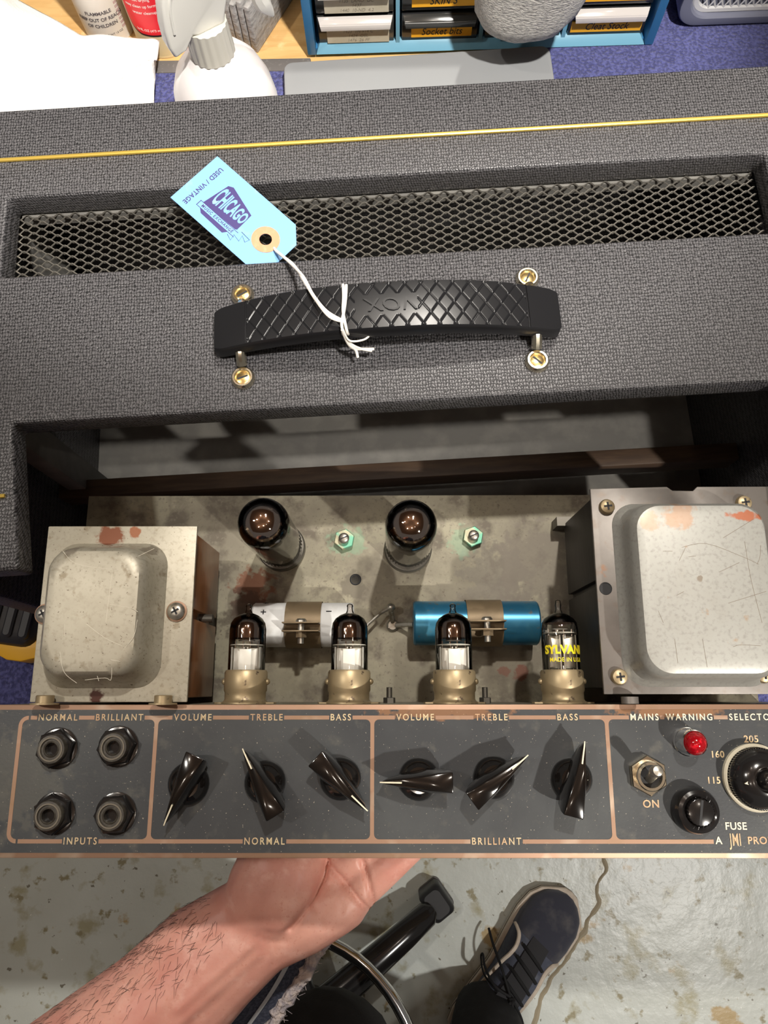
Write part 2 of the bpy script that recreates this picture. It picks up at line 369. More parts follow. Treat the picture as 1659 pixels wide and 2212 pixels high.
# ------------------------------------------------------------------ the room
fl = obj('floor', B().grid(60, 60, lambda u, v: (-2600+5200*u, -2400+5200*v, 0)), MT['floor']); tag(fl, kind='structure')
ce = obj('ceiling', B().box(-2600, 2600, -2400, 2800, 3150, 3200), MT['ceil']); tag(ce, kind='structure')
pts = [PW(x, y, 0) for x, y in ((1303, 1848), (1309, 1880), (1290, 1915), (1293, 1950), (1272, 1985), (1262, 2010), (1243, 2040), (1215, 2085), (1190, 2115), (1168, 2160), (1150, 2230), (1120, 2330))]
cr = B(); pts = smooth_path(pts, 5); rl, rr_ = [], []
for i, p in enumerate(pts):
    d = pts[min(i+1, len(pts)-1)]-pts[max(i-1, 0)]; n1 = Vector((-d.y, d.x, 0)).normalized(); w_ = 3.2+2.6*mnoise.noise(p*.03)+1.5*mnoise.noise(p*.11)
    j = n1*3*mnoise.noise(p*.07+Vector((5, 1, 0)))
    rl.append(p+j+n1*w_+Vector((0, 0, .3))); rr_.append(p+j-n1*w_+Vector((0, 0, .3)))
cr.loft([rl, [(a+b)/2+Vector((0, 0, 1.6)) for a, b in zip(rl, rr_)], rr_], cap=(False, False), closed=False)
obj('crack', cr, MT['crack'], fl)
# ------------------------------------------------------------------ workbench
ZB = 777.0
wb = thing('workbench', 'pine-topped workbench that carries the amplifier cabinet', 'workbench', T(0, .55, 0))
obj('bench_top', B().box(-1300, 1300, -65, 1250, ZB-40, ZB), MT['wood'], wb, True, bevel=2)
for lx in (-1220, 1130):
    for ly in (60, 1150):
        obj('leg', B().box(lx, lx+90, ly, ly+90, 0, ZB-40), MT['wood'], wb, True, bevel=3)
obj('apron', B().box(-1130, 1130, 80, 110, ZB-160, ZB-40), MT['wood'], wb, True, bevel=2)
cp = B()
for a in ((-1300, 1300, -68, 650), (120, 1300, 650, 900)):
    cp.grid(int((a[1]-a[0])/20), int((a[3]-a[2])/20)+1, lambda u, v, a=a: (a[0]+(a[1]-a[0])*u, a[2]+(a[3]-a[2])*v, ZB+4))
cp.box(-1300, 1300, -68, -65.6, ZB-6, ZB+4)
ca = obj('carpet_mat', cp, MT['carpet']); tag(ca, 'navy blue carpet laid over the front of the bench', 'carpet')
es = obj('edging_strip', B().box(-900, -88, 650, 666, ZB, ZB+5), MT['strip'], bevel=1); tag(es, 'dark grey strip along the rear edge of the navy carpet', 'edging')
ZC = ZB+4.5
# ------------------------------------------------------------------ amplifier cabinet (local mm, z = 0 is the top)
cab = thing('amplifier_cabinet', 'black vinyl amplifier head cabinet with carrying handle and vent slot', 'amplifier cabinet', M_CB)
HB = ZT-ZC
def plate_with_holes(xs, ys, solid, z0, z1, move=None):
    b = B(); idx = {}
    def V(i, j, k):
        key = (i, j, k)
        if key not in idx:
            x, y = xs[i], ys[j]
            if move: x, y = move(x, y)
            idx[key] = len(b.v); b.v.append(Vector((x, y, (z0, z1)[k])))
        return idx[key]
    nx, ny = len(xs)-1, len(ys)-1
    S = lambda i, j: 0 <= i < nx and 0 <= j < ny and solid(i, j)
    for i in range(nx):
        for j in range(ny):
            if not S(i, j): continue
            b.f.append((V(i,j,1), V(i+1,j,1), V(i+1,j+1,1), V(i,j+1,1)))
            b.f.append((V(i,j,0), V(i,j+1,0), V(i+1,j+1,0), V(i+1,j,0)))
            if not S(i-1, j): b.f.append((V(i,j,0), V(i,j,1), V(i,j+1,1), V(i,j+1,0)))
            if not S(i+1, j): b.f.append((V(i+1,j,0), V(i+1,j+1,0), V(i+1,j+1,1), V(i+1,j,1)))
            if not S(i, j-1): b.f.append((V(i,j,0), V(i+1,j,0), V(i+1,j,1), V(i,j,1)))
            if not S(i, j+1): b.f.append((V(i,j+1,0), V(i,j+1,1), V(i+1,j+1,1), V(i+1,j+1,0)))
    return b
XS = [-276, -229, -215, 217, 235, 280]; YS = [-167, -83, 11, 66, 132]
def mv(x, y):
    if y == -167 and x == -215: return (-205, y)
    if y == -167 and x == 217: return (214, y)
    return (x, y)
tp = plate_with_holes(XS, YS, lambda i, j: not ((1 <= i <= 3 and j == 2) or (i == 2 and j == 0)), -18, 0, mv)
obj('top_panel', tp, MT['tolex'], cab, bevel=2.6, seg=3, bang=60)
for s, x0, x1 in ((0, -276, -258), (1, 262, 280)):
    obj('side_panel', B().box(x0, x1, -166, 130, -HB, -18.2), MT['tolex'], cab, bevel=2)
obj('front_panel', B().box(-258, 262, 108, 126, -HB, -18.2), MT['tolex'], cab, bevel=1)
obj('bottom_panel', B().box(-258, 262, -160, 108, -HB, -HB+18), MT['interior'], cab)
obj('back_rail', B().box(-258, 262, -164, -148, -HB+18, -HB+50), MT['tolex'], cab, bevel=2)
obj('piping', B().tube([(-276, 93, .5), (0, 93, .6), (280, 93, .5)], 1.35, 10), MT['gold'], cab)
pe = CB(0, 1072); obj('piping_end', B().tube([(pe.x-25, pe.y-1, .6), (pe.x+3, pe.y, .4)], [2.2, 1.2], 8), MT['gold'], cab)
for k, (x, y) in enumerate(((-249, -75), (-257, 76))):
    obj('batten', B().box(x, x+14, y, y+22, -HB+18, -19), MT['interior'], cab, bevel=1)
ra, rb = CB(600, 1012, -150), CB(600, 1048, -150)
obj('chassis_rail', B().box(-256, 260, rb.y, ra.y, -172, -150), MT['rail'], cab, bevel=1)
# vent mesh of expanded metal
vm = B(); hh, ww = 2.65, 10.2
x0, x1, y0, y1 = -230.5, 234.5, 11.5, 65.5
k = 0; y = y0
while y <= y1+1:
    pth = []; n = int((x1-x0)/ww*2)+1
    for i in range(n+1):
        up = 1 if (i+k) % 2 else -1
        for dx in (-.05, .05):
            x = x0+(i+dx*2)*ww/2
            if x0 <= x <= x1: pth.append((x, min(max(y+up*hh/2*.96, y0), y1), -17.5+up*.75))
    vm.tube(pth, .46, 4, flat=.9)
    y += hh; k += 1
obj('vent_grille', vm, MT['mesh'], cab)
for (a, b, c, d) in ((-229, 235, 4, 12), (-229, 235, 65, 72)):
    obj('grille_batten', B().box(a, b, c, d, -26, -18.4), MT['interior'], cab)
# carrying handle: a part with its own fittings
HX0, HX1, HYc = -99, 95, -38.5
def hz(x): u = (x-(HX0+HX1)/2)/((HX1-HX0)/2); return 11.0+17*(1-abs(u)**2.4)
def hw(x): u = abs((x-(HX0+HX1)/2)/((HX1-HX0)/2)); return 14.6-1.0*u**4-(max(u-.94, 0)/.06)**2*1.5
def groove(x, v):
    xr = abs(x-(HX0+HX1)/2)
    if xr > 77: return -.8 if abs(xr-77.8) < .5 else 0
    yv = v*13
    if xr < 17 and abs(yv) < 6.8: return 0
    g = 1e9
    for s in (1, -1):
        q = ((x*1.0+s*yv*.70)/8.7) % 1.0
        g = min(g, min(q, 1-q)*8.7)
    return -.7*max(0, 1-g/.62)
def grip_fn(u, v):
    x = HX0+(HX1-HX0)*u; V_ = v*2-1
    return (x, HYc+V_*(hw(x)-1.2), hz(x)+(groove(x, V_*1.06) if abs(V_) < .97 else 0)-.5*V_*V_)
NU, NV = 640, 64
gb = B(); gb.grid(NU, NV, grip_fn)
nn = NU+1
def rim(j, off, dz): return [(grip_fn(i/NU, j)[0], HYc+(j*2-1)*(hw(grip_fn(i/NU, j)[0])+off), hz(grip_fn(i/NU, j)[0])+dz) for i in range(0, NU+1, 6)]
for j in (0, 1):
    gb.loft([rim(j, -1.2, -.5), rim(j, 0, -2), rim(j, 0, -8.5), rim(j, -3.5, -9.2), rim(j, -5, -7)], cap=(False, False), closed=False)
hnd = obj('handle', gb, MT['grip'], cab, ang=50)
ub = B()
under = []
for i in range(0, 41):
    x = HX0+2+(HX1-HX0-4)*i/40; under.append([(x, HYc-(hw(x)-4), hz(x)-7), (x, HYc+(hw(x)-4), hz(x)-7)])
ub.loft(under, cap=(False, False), closed=False)
for xe, s in ((HX0, 1), (HX1, -1)):
    ub.rrect(min(xe, xe+s*4), max(xe, xe+s*4), HYc-11.5, HYc+11.5, [(0, 2.5), (0, hz(xe)-.6)], 1.5)
    ub.box(min(xe+s*24, xe+s*26), max(xe+s*24, xe+s*26), HYc-9, HYc+9, 6, hz(xe+s*25)-6)
obj('underside', ub, MT['grip'], hnd)
tx = text_b('VOX', 11, .7, T((HX0+HX1)/2+1, HYc, hz(0)+.35) @ RZ(PI), sx=1.15, shear=-.25)
obj('embossed_lettering', tx, MT['grip'], hnd)
for sx in (-84.8, 81.3):
    st = B(); arc = []
    for i in range(13):
        t = i/12; arc.append((sx, HYc+.6+(1-2*t)*19.6, 3.6+9.5*math.sin(PI*t)**.6*.75))
    st.tube(arc, 3.0, 10)
    obj('staple', st, MT['nickel'], hnd)
    for sy in (-11.5, -64.3):
        obj('screw_cup', B().lathe([(6.7, 0), (6.9, 1.2), (6.5, 2.6), (5.6, 3.5), (4.7, 3.5), (4.1, 2.7), (4.0, 1.2)], 28, T(sx, sy, 0)), MT['nickel'], hnd)
        sb = B().lathe([(4.1, 1), (4.1, 2.2), (3.4, 2.5), (.01, 2.6)], 22, T(sx, sy, 0))
        obj('screw', sb, MT['brass'], hnd)
        obj('screw_slot', B().box(-3.1, 3.1, -.5, .5, 2.2, 2.75, T(sx, sy, 0) @ RZ({-11.5: .5, -64.3: .3}[sy] if sx < 0 else {-11.5: 1.1, -64.3: -.8}[sy])), MT['black'], hnd)
# ------------------------------------------------------------------ chassis (local mm, z = 0 is the panel face)
chs = thing('amplifier_chassis', 'vintage valve amplifier chassis pulled from its cabinet, grey and copper control panel', 'amplifier chassis', M_CH)
XL, XR, DK = -204, 240, -90
dk = B().box(XL, XR, 37.5, 175, DK-1.6, DK)
dko = obj('deck', dk, MT['deck'], chs)
obj('deck_rear_lip', B().box(XL, XR, 173.4, 175, DK-26, DK-1.6), MT['deck'], chs)
obj('box_wall', B().box(XL, XR, 35.5, 37.5, DK, -2), MT['deck'], chs)
obj('box_wall', B().box(XL, XR, -36.5, -35, DK-1.6, -2), MT['deck'], chs)
obj('box_floor', B().box(XL, XR, -35, 37.5, DK-1.6, DK), MT['deck'], chs)
obj('box_end', B().box(XL, XL+1.6, -35, 35.5, DK, -2), MT['deck'], chs)
obj('box_end', B().box(XR-1.6, XR, -35, 35.5, DK, -2), MT['deck'], chs)
pan = obj('control_panel', B().box(XL, XR, -37.2, 37.6, -2, 0), MT['copper'], chs, bevel=.4)
obj('enamel_face', B().box(XL+1.2, XR-1.2, -34.7, 35.0, -.1, .16), MT['enamel'], pan)
LT, LB_, LW = 31.0, -29.3, 1.0
xsv = [-190.5, -119.2, -6.2, 116.0, 226]
def hline(x0, x1, y): obj('border_line', B().box(x0, x1, y-LW, y+LW, .1, .3), MT['copper'], pan)
def word(s, px, py, size=4.9, m='letter', sx=1.0, space=1.08, align='CENTER', dx=0):
    c = CH(px, py); b = text_b(s, size, .2, T(c.x+dx, c.y, .28), align=align, sx=sx, space=space, wt=.09)
    obj('lettering', b, MT[m], pan, smooth=False); xs = [v.x for v in b.v]; return min(xs), max(xs)
def row(words, y, x0, x1):
    cuts = []
    for s, px, py, m in words:
        c = CH(px, py); b = text_b(s, 4.7, .2, T(c.x, y, .28), sx=.88, space=1.34, wt=.06)
        obj('lettering', b, MT[m], pan, smooth=False); xs = [v.x for v in b.v]; cuts.append((min(xs)-.8, max(xs)+.8))
    cur = x0
    for a, b in sorted(cuts):
        if a > cur+1: hline(cur, a, y)
        cur = b
    if cur < x1: hline(cur, x1, y)
row([('NORMAL', 125, 1557, 'letter'), ('BRILLIANT', 258, 1554, 'letter'), ('VOLUME', 417, 1550, 'letter'), ('TREBLE', 576, 1549, 'letter'), ('BASS', 736, 1547, 'letter'), ('VOLUME', 897, 1546, 'letter'),
     ('TREBLE', 1061, 1545, 'letter'), ('BASS', 1225, 1545, 'letter'), ('MAINS', 1391, 1545, 'letterw'), ('WARNING', 1488, 1545, 'letterw'), ('SELECTOR', 1624, 1545, 'letterw')], LT, xsv[0]+5, xsv[4])
row([('INPUTS', 173, 1821, 'letter'), ('NORMAL', 571, 1818, 'letter'), ('BRILLIANT', 1072, 1816, 'letter')], LB_, xsv[0]+5, CH(1541, 1816).x)
for i, x in enumerate(xsv[:4]):
    a, b = (LB_+4, LT-4) if i == 0 else (LB_+LW, LT-LW)
    obj('border_line', B().box(x-LW, x+LW, a, b, .1, .3), MT['copper'], pan)
for (cx, cy, a0) in ((xsv[0]+4, LT-4, 90), (xsv[0]+4, LB_+4, 180)):
    o_, i_ = [], []
    for k in range(7):
        t = R(a0+15*k); o_.append((cx+5*math.cos(t), cy+5*math.sin(t))); i_.append((cx+3*math.cos(t), cy+3*math.sin(t)))
    obj('border_line', B().prism(o_+i_[::-1], .1, .3), MT['copper'], pan)
for x in xsv[1:4]:                      # rounded fillets where the lines meet
    for s in (-1, 1):
        for y, t in ((LT-LW, -1), (LB_+LW, 1)):
            q = [(x+s*LW, y), (x+s*(LW+2.4), y)]+[(x+s*(LW+2.4-2.4*math.sin(R(a))), y+t*(2.4-2.4*math.cos(R(a)))) for a in (22, 45, 68)]+[(x+s*LW, y+t*2.4)]
            obj('border_line', B().prism(q, .1, .29), MT['copper'], pan)
word('A', 1552, 1816, 4.9, 'letterw'); word('PRODUCT', 1614, 1816, 4.9, 'letter', align='LEFT')
word('JMI', 1588, 1815, 8.2, 'letter', sx=.52)
word('205', 1622, 1597); word('160', 1549, 1630, 4.6); word('115', 1541, 1686, 4.6); word('ON', 1406, 1737, 5.2); word('FUSE', 1589, 1785, 4.9, 'letterw')
# input jacks
for px, py in ((109, 1619), (243, 1615), (102, 1763), (237, 1763)):
    c = CH(px, py, 9); M = T(c.x, c.y, 0)
    j = obj('input_jack', B().ngon(6, 10.0, .2, 5.2, random.random(), M, .8), MT['blackplastic'], chs)
    obj('washer', B().lathe([(10.4, .16), (10.4, .9), (9.6, 1.1)], 28, M), MT['blackplastic'], j)
    obj('bushing', B().lathe([(7.3, 5), (7.3, 8), (6.9, 8.8), (5.6, 8.9), (5.2, 8.2), (4.1, 8.2), (3.5, 8.7), (3.2, 8.4), (3.2, -8)], 28, M, (False, True)), MT['dusty'], j)
    obj('contact_ring', B().lathe([(6.0, 8.86), (6.0, 9.1), (5.3, 9.1), (5.3, 8.6)], 28, M, (False, False)), MT['dusty2'], j)
# chicken-head knobs: (disc px), (pointer px)
KN = [((405, 1693), (374, 1740), (421, 1632)), ((571, 1690), (541, 1630), (596, 1745)), ((735, 1683), (780, 1725), (697, 1643)), ((905, 1684), (836, 1683), (955, 1684)), ((1068, 1680), (1115, 1643), (1022, 1722)), ((1237, 1684), (1246, 1622), (1228, 1748))]
proto = None
def knob_parts():
    base = B().lathe([(10.6, .25), (10.6, 1.6), (10.0, 3.2), (8.6, 5.2), (7.2, 6.6), (6.4, 7.2), (.01, 7.4)], 32)
    fin = B()
    lo = [(-13.5, -5.2), (-4, -6.2), (5, -4.6), (15.5, -1.2), (18, 0), (15.5, 1.2), (5, 4.6), (-4, 6.2), (-13.5, 5.2)]
    mid = [(-15.6, -5.5, 12), (-4, -5.4, 12), (5, -3.7, 11.5), (16.5, -1.2, 10.5), (19.2, 0, 10), (16.5, 1.2, 10.5), (5, 3.7, 11.5), (-4, 5.4, 12), (-15.6, 5.5, 12)]
    top = [(-16.4, -5.0, 17.5), (-4, -3.6, 17.6), (5, -2.3, 17), (17, -.9, 14), (19.8, 0, 13), (17, .9, 14), (5, 2.3, 17), (-4, 3.6, 17.6), (-16.4, 5.0, 17.5)]
    fin.loft([[(x, y, 4) for x, y in lo], mid, top])
    ln = B().add([(9, -.36, 16.1), (9, .36, 16.1), (16.8, .34, 14.25), (16.8, -.34, 14.25), (19.9, .25, 13.2), (19.9, -.25, 13.2), (9, -.36, 15), (9, .36, 15), (19.9, .25, 12.4), (19.9, -.25, 12.4)],
        [(0,1,2,3), (3,2,4,5), (5,4,8,9), (0,6,7,1), (0,3,5,9,6), (1,7,8,4,2)])
    return mesh_of(base), mesh_of(fin, bevel=.7, seg=2, bang=25), mesh_of(ln)
kb, kf, kl = knob_parts()
for m_, k_ in ((kb, 'knob'), (kf, 'knob'), (kl, 'letterw')): m_.materials.append(MT[k_])
for d, tpx, tl in KN:
    c = CH(*d, 3); t = CH(*tpx, 13.5); u = CH(*tl, 17.5); ang = math.atan2((t-u).y, (t-u).x)
    o = bpy.data.objects.new('control_knob', kb); COL.objects.link(o); o.parent = chs
    o.location = Vector((c.x, c.y, 0))/1000; o.rotation_euler.z = ang
    for nm, me in (('pointer', kf), ('pointer_line', kl)):
        q = bpy.data.objects.new(nm, me); COL.objects.link(q); q.parent = o
# toggle, lamp, fuse, selector
c = CH(1403, 1676, 4); M = T(c.x, c.y, 0)
tg = obj('toggle_switch', B().ngon(6, 10.0, .2, 3.4, .55, M, .5), MT['nickel'], chs)
obj('bushing', B().lathe([(7.4, 3.4), (7.4, 6.6), (6.9, 7), (5.6, 7), (5.5, 3.5)], 28, M, (False, False)), MT['nickel'], tg)
obj('recess', B().lathe([(5.5, 3.9), (.01, 3.9)], 24, M, (False, True)), MT['black'], tg)
e = CH(1419, 1666, 20)
obj('lever', B().tube([(c.x, c.y-1.5, 3.5), (c.x+(e.x-c.x)*.3, c.y+(e.y-c.y)*.3-1, 9), (e.x*.9+c.x*.1, e.y*.9+c.y*.1, 17), (e.x, e.y, 20), (e.x, e.y+.3, 21.6), (e.x, e.y+.4, 22.2)], [2.2, 2.2, 2.8, 3.0, 2.3, .5], 16), MT['steel'], tg)
c = CH(1502, 1605, 12); M = T(c.x, c.y, 0)
lm = obj('warning_lamp', B().lathe([(7.2, .16), (7.2, 2), (6.8, 2.4), (6.6, 10.5), (6.4, 11.6), (5.9, 12), (5.6, 11.4)], 32, M, (True, False)), MT['chrome'], chs)
obj('jewel', B().lathe([(5.8, 10), (5.7, 12), (4.7, 14.2), (3, 15.7), (1.4, 16.3), (.01, 16.5)], 28, M), MT['red'], lm)
c = CH(1511, 1754, 8); M = T(c.x, c.y, 0)
fu = obj('fuse_holder', B().lathe([(11.6, .16), (11.6, 2), (11.2, 5), (10.2, 7.6), (8.6, 8.3), (7.0, 7.4), (6.9, 4), (.01, 4)], 36, M), MT['blackplastic'], chs)
cap_ = []
for k in range(48):
    r = 6.3+(.25 if k % 2 else -.1); cap_.append((c.x+r*math.cos(k*PI/24), c.y+r*math.sin(k*PI/24)))
obj('fuse_cap', B().prism(cap_, 3, 10.2), MT['blackplastic'], fu, bevel=.3, bang=60)
obj('slot', B().box(-5.9, 5.9, -.6, .6, 9.6, 10.35, M @ RZ(1.38)), MT['black'], fu)
c = CH(1638, 1681, 4); M = T(c.x, c.y, 0) @ Matrix.Diagonal((.81, .81, 1, 1))
vs_ = obj('voltage_selector', B().lathe([(20.6, .16), (20.6, 2.4), (19.8, 3.2), (18.8, 3.2), (18.4, 2), (.01, 2)], 48, M), MT['ivory'], chs)
obj('selector_plug', B().lathe([(18.2, 2), (18.2, 6.5), (17.4, 8.4), (14.5, 11), (9.5, 13.4), (7.4, 13.6), (7.0, 12.4), (6.1, 12.4), (5.7, 15.5), (4.2, 18.3), (2, 19.3), (.01, 19.5)], 48, M), MT['blackplastic'], vs_)
ri = B()
for k in range(72): ri.box(17.9, 18.7, -.28, .28, 2.6, 6.6, M @ RZ(2*PI*k/72))
tag(obj('knurling', ri, MT['blackplastic'], vs_), kind='stuff')
obj('arrow_mark', B().prism([(-11.5, 1.0), (-13.8, 0), (-11.5, -1.0), (-12, 0)], 11.9, 12.6, M @ RZ(.15)), MT['letterw'], vs_)
# transformers
t1 = obj('transformer', B().box(-183, -107.5, 41, 84.2, -72, -2).box(-183, -107.5, 89.5, 132, -72, -2).box(-183, -112, 84, 90, -72, -2), MT['core1'], chs, bevel=.5)
obj('flange', B().box(-187.3, -104, 38.8, 134, -2, 0), MT['t1'], t1, bevel=.6)
obj('bell_cover', B().rrect(-182, -119, 46, 124, [(0, 0), (.6, 1.2), (2.2, 3), (4.0, 9), (5.2, 15), (6.2, 19), (8.2, 21.4), (11.5, 22.2)], 13, 8), MT['t1'], t1)
def scratches(parent, lines, z, m, w_=.16):
    b = B()
    for ln in lines: b.tube(smooth_path([(x, y, z) for x, y in ln], 4), w_, 4, flat=.25)
    obj('scratches', b, m, parent)
MT['scr'] = mat('bright_scratch', (.56, .53, .44), .5, .3); MT['scr2'] = mat('brown_scratch', (.16, .12, .085), .6)
scratches(t1, [[(-168, 116), (-160, 109), (-141, 106)], [(-141, 106), (-141.5, 92), (-142, 78)], [(-141, 88), (-130, 86), (-126, 84)], [(-152, 78), (-142, 71), (-133, 67)], [(-126, 80), (-127, 72), (-131, 66)], [(-164, 64), (-161, 54), (-154, 48.5)], [(-150, 50), (-140, 51), (-137, 50), (-137, 56)], [(-163, 78), (-162.5, 72)], [(-138, 60), (-133, 59)], [(-128, 113), (-120, 117)], [(-144, 52), (-143, 49.5)]], 22.22, MT['scr'], .10)
obj('rear_cover', B().rrect(-178, -112, 48, 126, [(0, DK), (0, -72)], 8), MT['core2'], t1)
for px, py in ((380, 1320), (95, 1326)):
    c = CH(px, py, 2); M = T(c.x, c.y, 0)
    obj('washer', B().lathe([(5.6, 0), (5.6, .9), (5.2, 1.0)], 24, M), MT['copper'], t1)
    obj('bolt_head', B().lathe([(4.7, .9), (4.7, 2.2), (3.8, 3.4), (2, 4), (.01, 4.1)], 24, M), MT['steel'], t1)
    for a in (.5, .5+PI/2): obj('bolt_cross', B().box(-2.2, 2.2, -.5, .5, 3.4, 4.22, M @ RZ(a)), MT['black'], t1)
obj('clamp_bolt', B().tube([(-111, 86.9, -44), (-103, 86.9, -44)], 2.4, 10), MT['darksteel'], t1)
for px in (104, 357):
    c = CH(px, 1507, 2)
    obj('fixing_screw', B().lathe([(7.2, 0), (7.2, .8), (4.6, .9), (4.6, 4.4), (4.2, 4.8), (.01, 4.9)], 24, T(c.x, 37.7, 5.4) @ RX(-PI/2)), MT['socket'], t1)
t2 = obj('transformer', B().box(119, 212, 46, 101.5, -78, -2).box(119, 212, 105, 152, -78, -2).box(122, 210, 101, 105.5, -78, -2), MT['core2'], chs, bevel=.5)
obj('flange', B().prism([(115.8, 42.7), (217, 42.7), (217, 156), (176, 156), (173.5, 153.6), (162, 153.8), (159, 156), (115.8, 155)], -2, 0), MT['t2plate'], t2, bevel=.5)
obj('bell_cover', B().rrect(126.5, 206, 46.5, 146, [(0, 0), (.7, 1.4), (2.4, 3.4), (3.4, 9), (3.9, 15), (4.6, 18.5), (6.4, 21.4), (9.5, 22.4)], 13, 8), MT['t2'], t2)
scratches(t2, [[(155, 117), (168, 119), (186, 112), (194, 108)], [(153, 110), (157, 117)], [(177, 122), (194, 132)], [(173, 104), (184, 109)], [(176, 88), (196, 94)], [(188, 120), (189, 100), (192, 78)], [(193, 108), (195, 112), (196, 118)], [(140, 84), (142, 78)], [(161, 70), (162, 56)], [(145, 115), (150, 115)], [(150, 92), (154, 94)], [(158, 112), (162, 112.5)], [(176, 66), (180, 67), (190, 66.5)], [(147, 70), (147.5, 58)]], 22.45, MT['scr2'], .085)
obj('mounting_flange', B().box(113.5, 214, 150, 156, DK, -74), MT['darksteel'], t2)
for px, py in ((1313, 1093), (1610, 1085), (1340, 1462), (1652, 1458)):
    c = CH(px, py, 3); M = T(c.x, c.y, 0)
    obj('bolt_head', B().lathe([(4.3, 0), (4.3, 1.6), (3.7, 2.8), (2.2, 3.5), (.01, 3.7)], 24, M), MT['socket'], t2)
    for a in (.1, .1+PI/2): obj('bolt_cross', B().box(-2.2, 2.2, -.5, .5, 3.0, 3.85, M @ RZ(a)), MT['black'], t2)
for px, py in ((1309, 1271), (1652, 1268)):
    c = CH(px, py, .5)
    obj('bolt_hole', B().lathe([(3.5, .05), (3.4, .35), (3.1, .35), (3.0, -1.2), (.01, -1.4)], 24, T(c.x, c.y, 0)), MT['black'], t2)
obj('fixing_screw', B().lathe([(4.4, 0), (4.4, 3.5), (.01, 3.6)], 20, T(128, 38, 3.4) @ RX(-PI/2)), MT['t2plate'], t2)
# deck fittings
for px, py in ((743, 1163), (1023, 1157)):
    c = CH(px, py, -83); M = T(c.x, c.y, DK)
    n = obj('patina_nut', B().ngon(6, 7.2, 0, 5, .35, M, .5), MT['patina'], chs)
    obj('stud', B().lathe([(3.4, 5), (3.4, 8), (3.6, 8.2), (3.2, 9), (2.2, 9.6), (.01, 9.8)], 18, M), MT['steel'], n)
    obj('slot', B().box(-2.8, 2.8, -.35, .35, 9.3, 9.9, M @ RZ(.4)), MT['black'], n)
for px, py in ((606, 1221), (882, 1219), (490+0, 1200)):
    if px == 490: continue
    c = CH(px, py, -88); M = T(c.x, c.y, DK)
    s_ = obj('deck_screw', B().lathe([(3.2, 0), (3.2, 1.2), (2.2, 2.2), (.01, 2.4)], 18, M), MT['steel'], chs)
    obj('slot', B().box(-2.6, 2.6, -.35, .35, 1.9, 2.5, M @ RZ(.5)), MT['black'], s_)
c = CH(768, 1252, -90); obj('deck_hole', B().lathe([(3.9, 0), (3.5, .4), (2.9, .3), (2.6, -1.5), (.01, -1.7)], 20, T(c.x, c.y, DK)), MT['black'], chs)
c = CH(935-0, 1353-0, -90)
for px in (841, 1043):
    c = CH(px, 1500, -60)
    bo = obj('wall_bolt', B().ngon(6, 3.6, 0, 3.2, .2, T(c.x, 37.5, -50) @ RX(-PI/2), .3), MT['darksteel'], chs)
    obj('thread', B().lathe([(1.7, 3), (1.7, 9), (.01, 9.2)], 12, T(c.x, 37.5, -50) @ RX(-PI/2)), MT['darksteel'], bo)
# electrolytic capacitors with clamps
def cap(x0, x1, y, m, cx0, cx1, r=14.0):
    z = DK+r+1.2; M = T(x0, y, z) @ RY(PI/2); Ln = x1-x0
    c = obj('capacitor', B().lathe([(r-2.5, 0), (r-.8, .2), (r, 1.2), (r, Ln-1.2), (r-.8, Ln-.2), (r-2.5, Ln)], 40, M), m, chs)
    obj('clamp', B().lathe([(r+.8, cx0-x0), (r+.8, cx1-x0)], 40, M, (False, False)).lathe([(r+.1, cx0-x0), (r+.1, cx1-x0)], 40, M, (False, False)), MT['clampbrass'], c)
    xc = (cx0+cx1)/2
    for dy, up in ((-.6, -1), (-5.6, -1)):
        pl = B().box(cx0, cx1, y+dy-.45, y+dy+.45, z+r-1.5, z+r+11)
        obj('clamp_lug', pl, MT['clampbrass'], c, bevel=.3)
    obj('clamp_bolt', B().tube([(xc, y+2.2, z+r+5.5), (xc, y-13, z+r+5.5)], 1.9, 12).lathe([(3.4, 0), (3.4, 1.2), (2.6, 2.3), (.01, 2.6)], 18, T(xc, y-.2, z+r+5.5) @ RX(-PI/2)), MT['steel'], c)
    obj('clamp_nut', B().ngon(6, 3.7, 0, 3.4, .3, T(xc, y-6, z+r+5.5) @ RX(PI/2)), MT['clampbrass'], c)
    return c
c1 = cap(-84, -20, 85.5, MT['whitecap'], -62.5, -40)
for a, s, xx in ((.52, '+', -76), (1.27, '+', -76), (2.0, '+', -75.5), (.55, '-', -35)):
    M = T(xx, 85.5, DK+15.2) @ RX(PI/2-a) @ RX(-PI/2) @ T(0, 0, 14.05)
    mk = B().box(-1.7, 1.7, -.35, .35, 0, .18, M)
    if s == '+': mk.box(-.35, .35, -1.7, 1.7, 0, .18, M)
    obj('polarity_mark', mk, MT['black'], c1)
c2 = cap(18, 97.5, 86.5, MT['bluecap'], 51.5, 74)
lgx = CH(848, 1340, -85)
lug = obj('solder_lug', B().lathe([(4.0, DK), (4.0, DK+1.4), (2.8, DK+2.6), (.01, DK+2.8)], 18, T(lgx.x, lgx.y-3, 0)).box(-3.2, 3.2, -.4, .4, DK+2.4, DK+3, T(lgx.x, lgx.y-3, 0) @ RZ(.5)).tube([(lgx.x, lgx.y-1, DK+2), (lgx.x-1, lgx.y+5, DK+6), (lgx.x-1, lgx.y+8, DK+9)], 1.6, 8).ball((lgx.x-1, lgx.y+8, DK+9), 2.8, 8), MT['steel'], chs)
obj('wire', B().tube([(-20, 84, DK+14), (-12, 85, DK+13), (lgx.x-8, lgx.y+4, DK+9), (lgx.x-1, lgx.y+8, DK+9)], 1.0, 8), MT['steel'], lug)
obj('wire', B().tube([(18, 86, DK+13), (lgx.x+8, lgx.y-3, DK+8), (lgx.x+2, lgx.y-3, DK+3)], 1.6, 8, flat=.5), MT['steel'], lug)
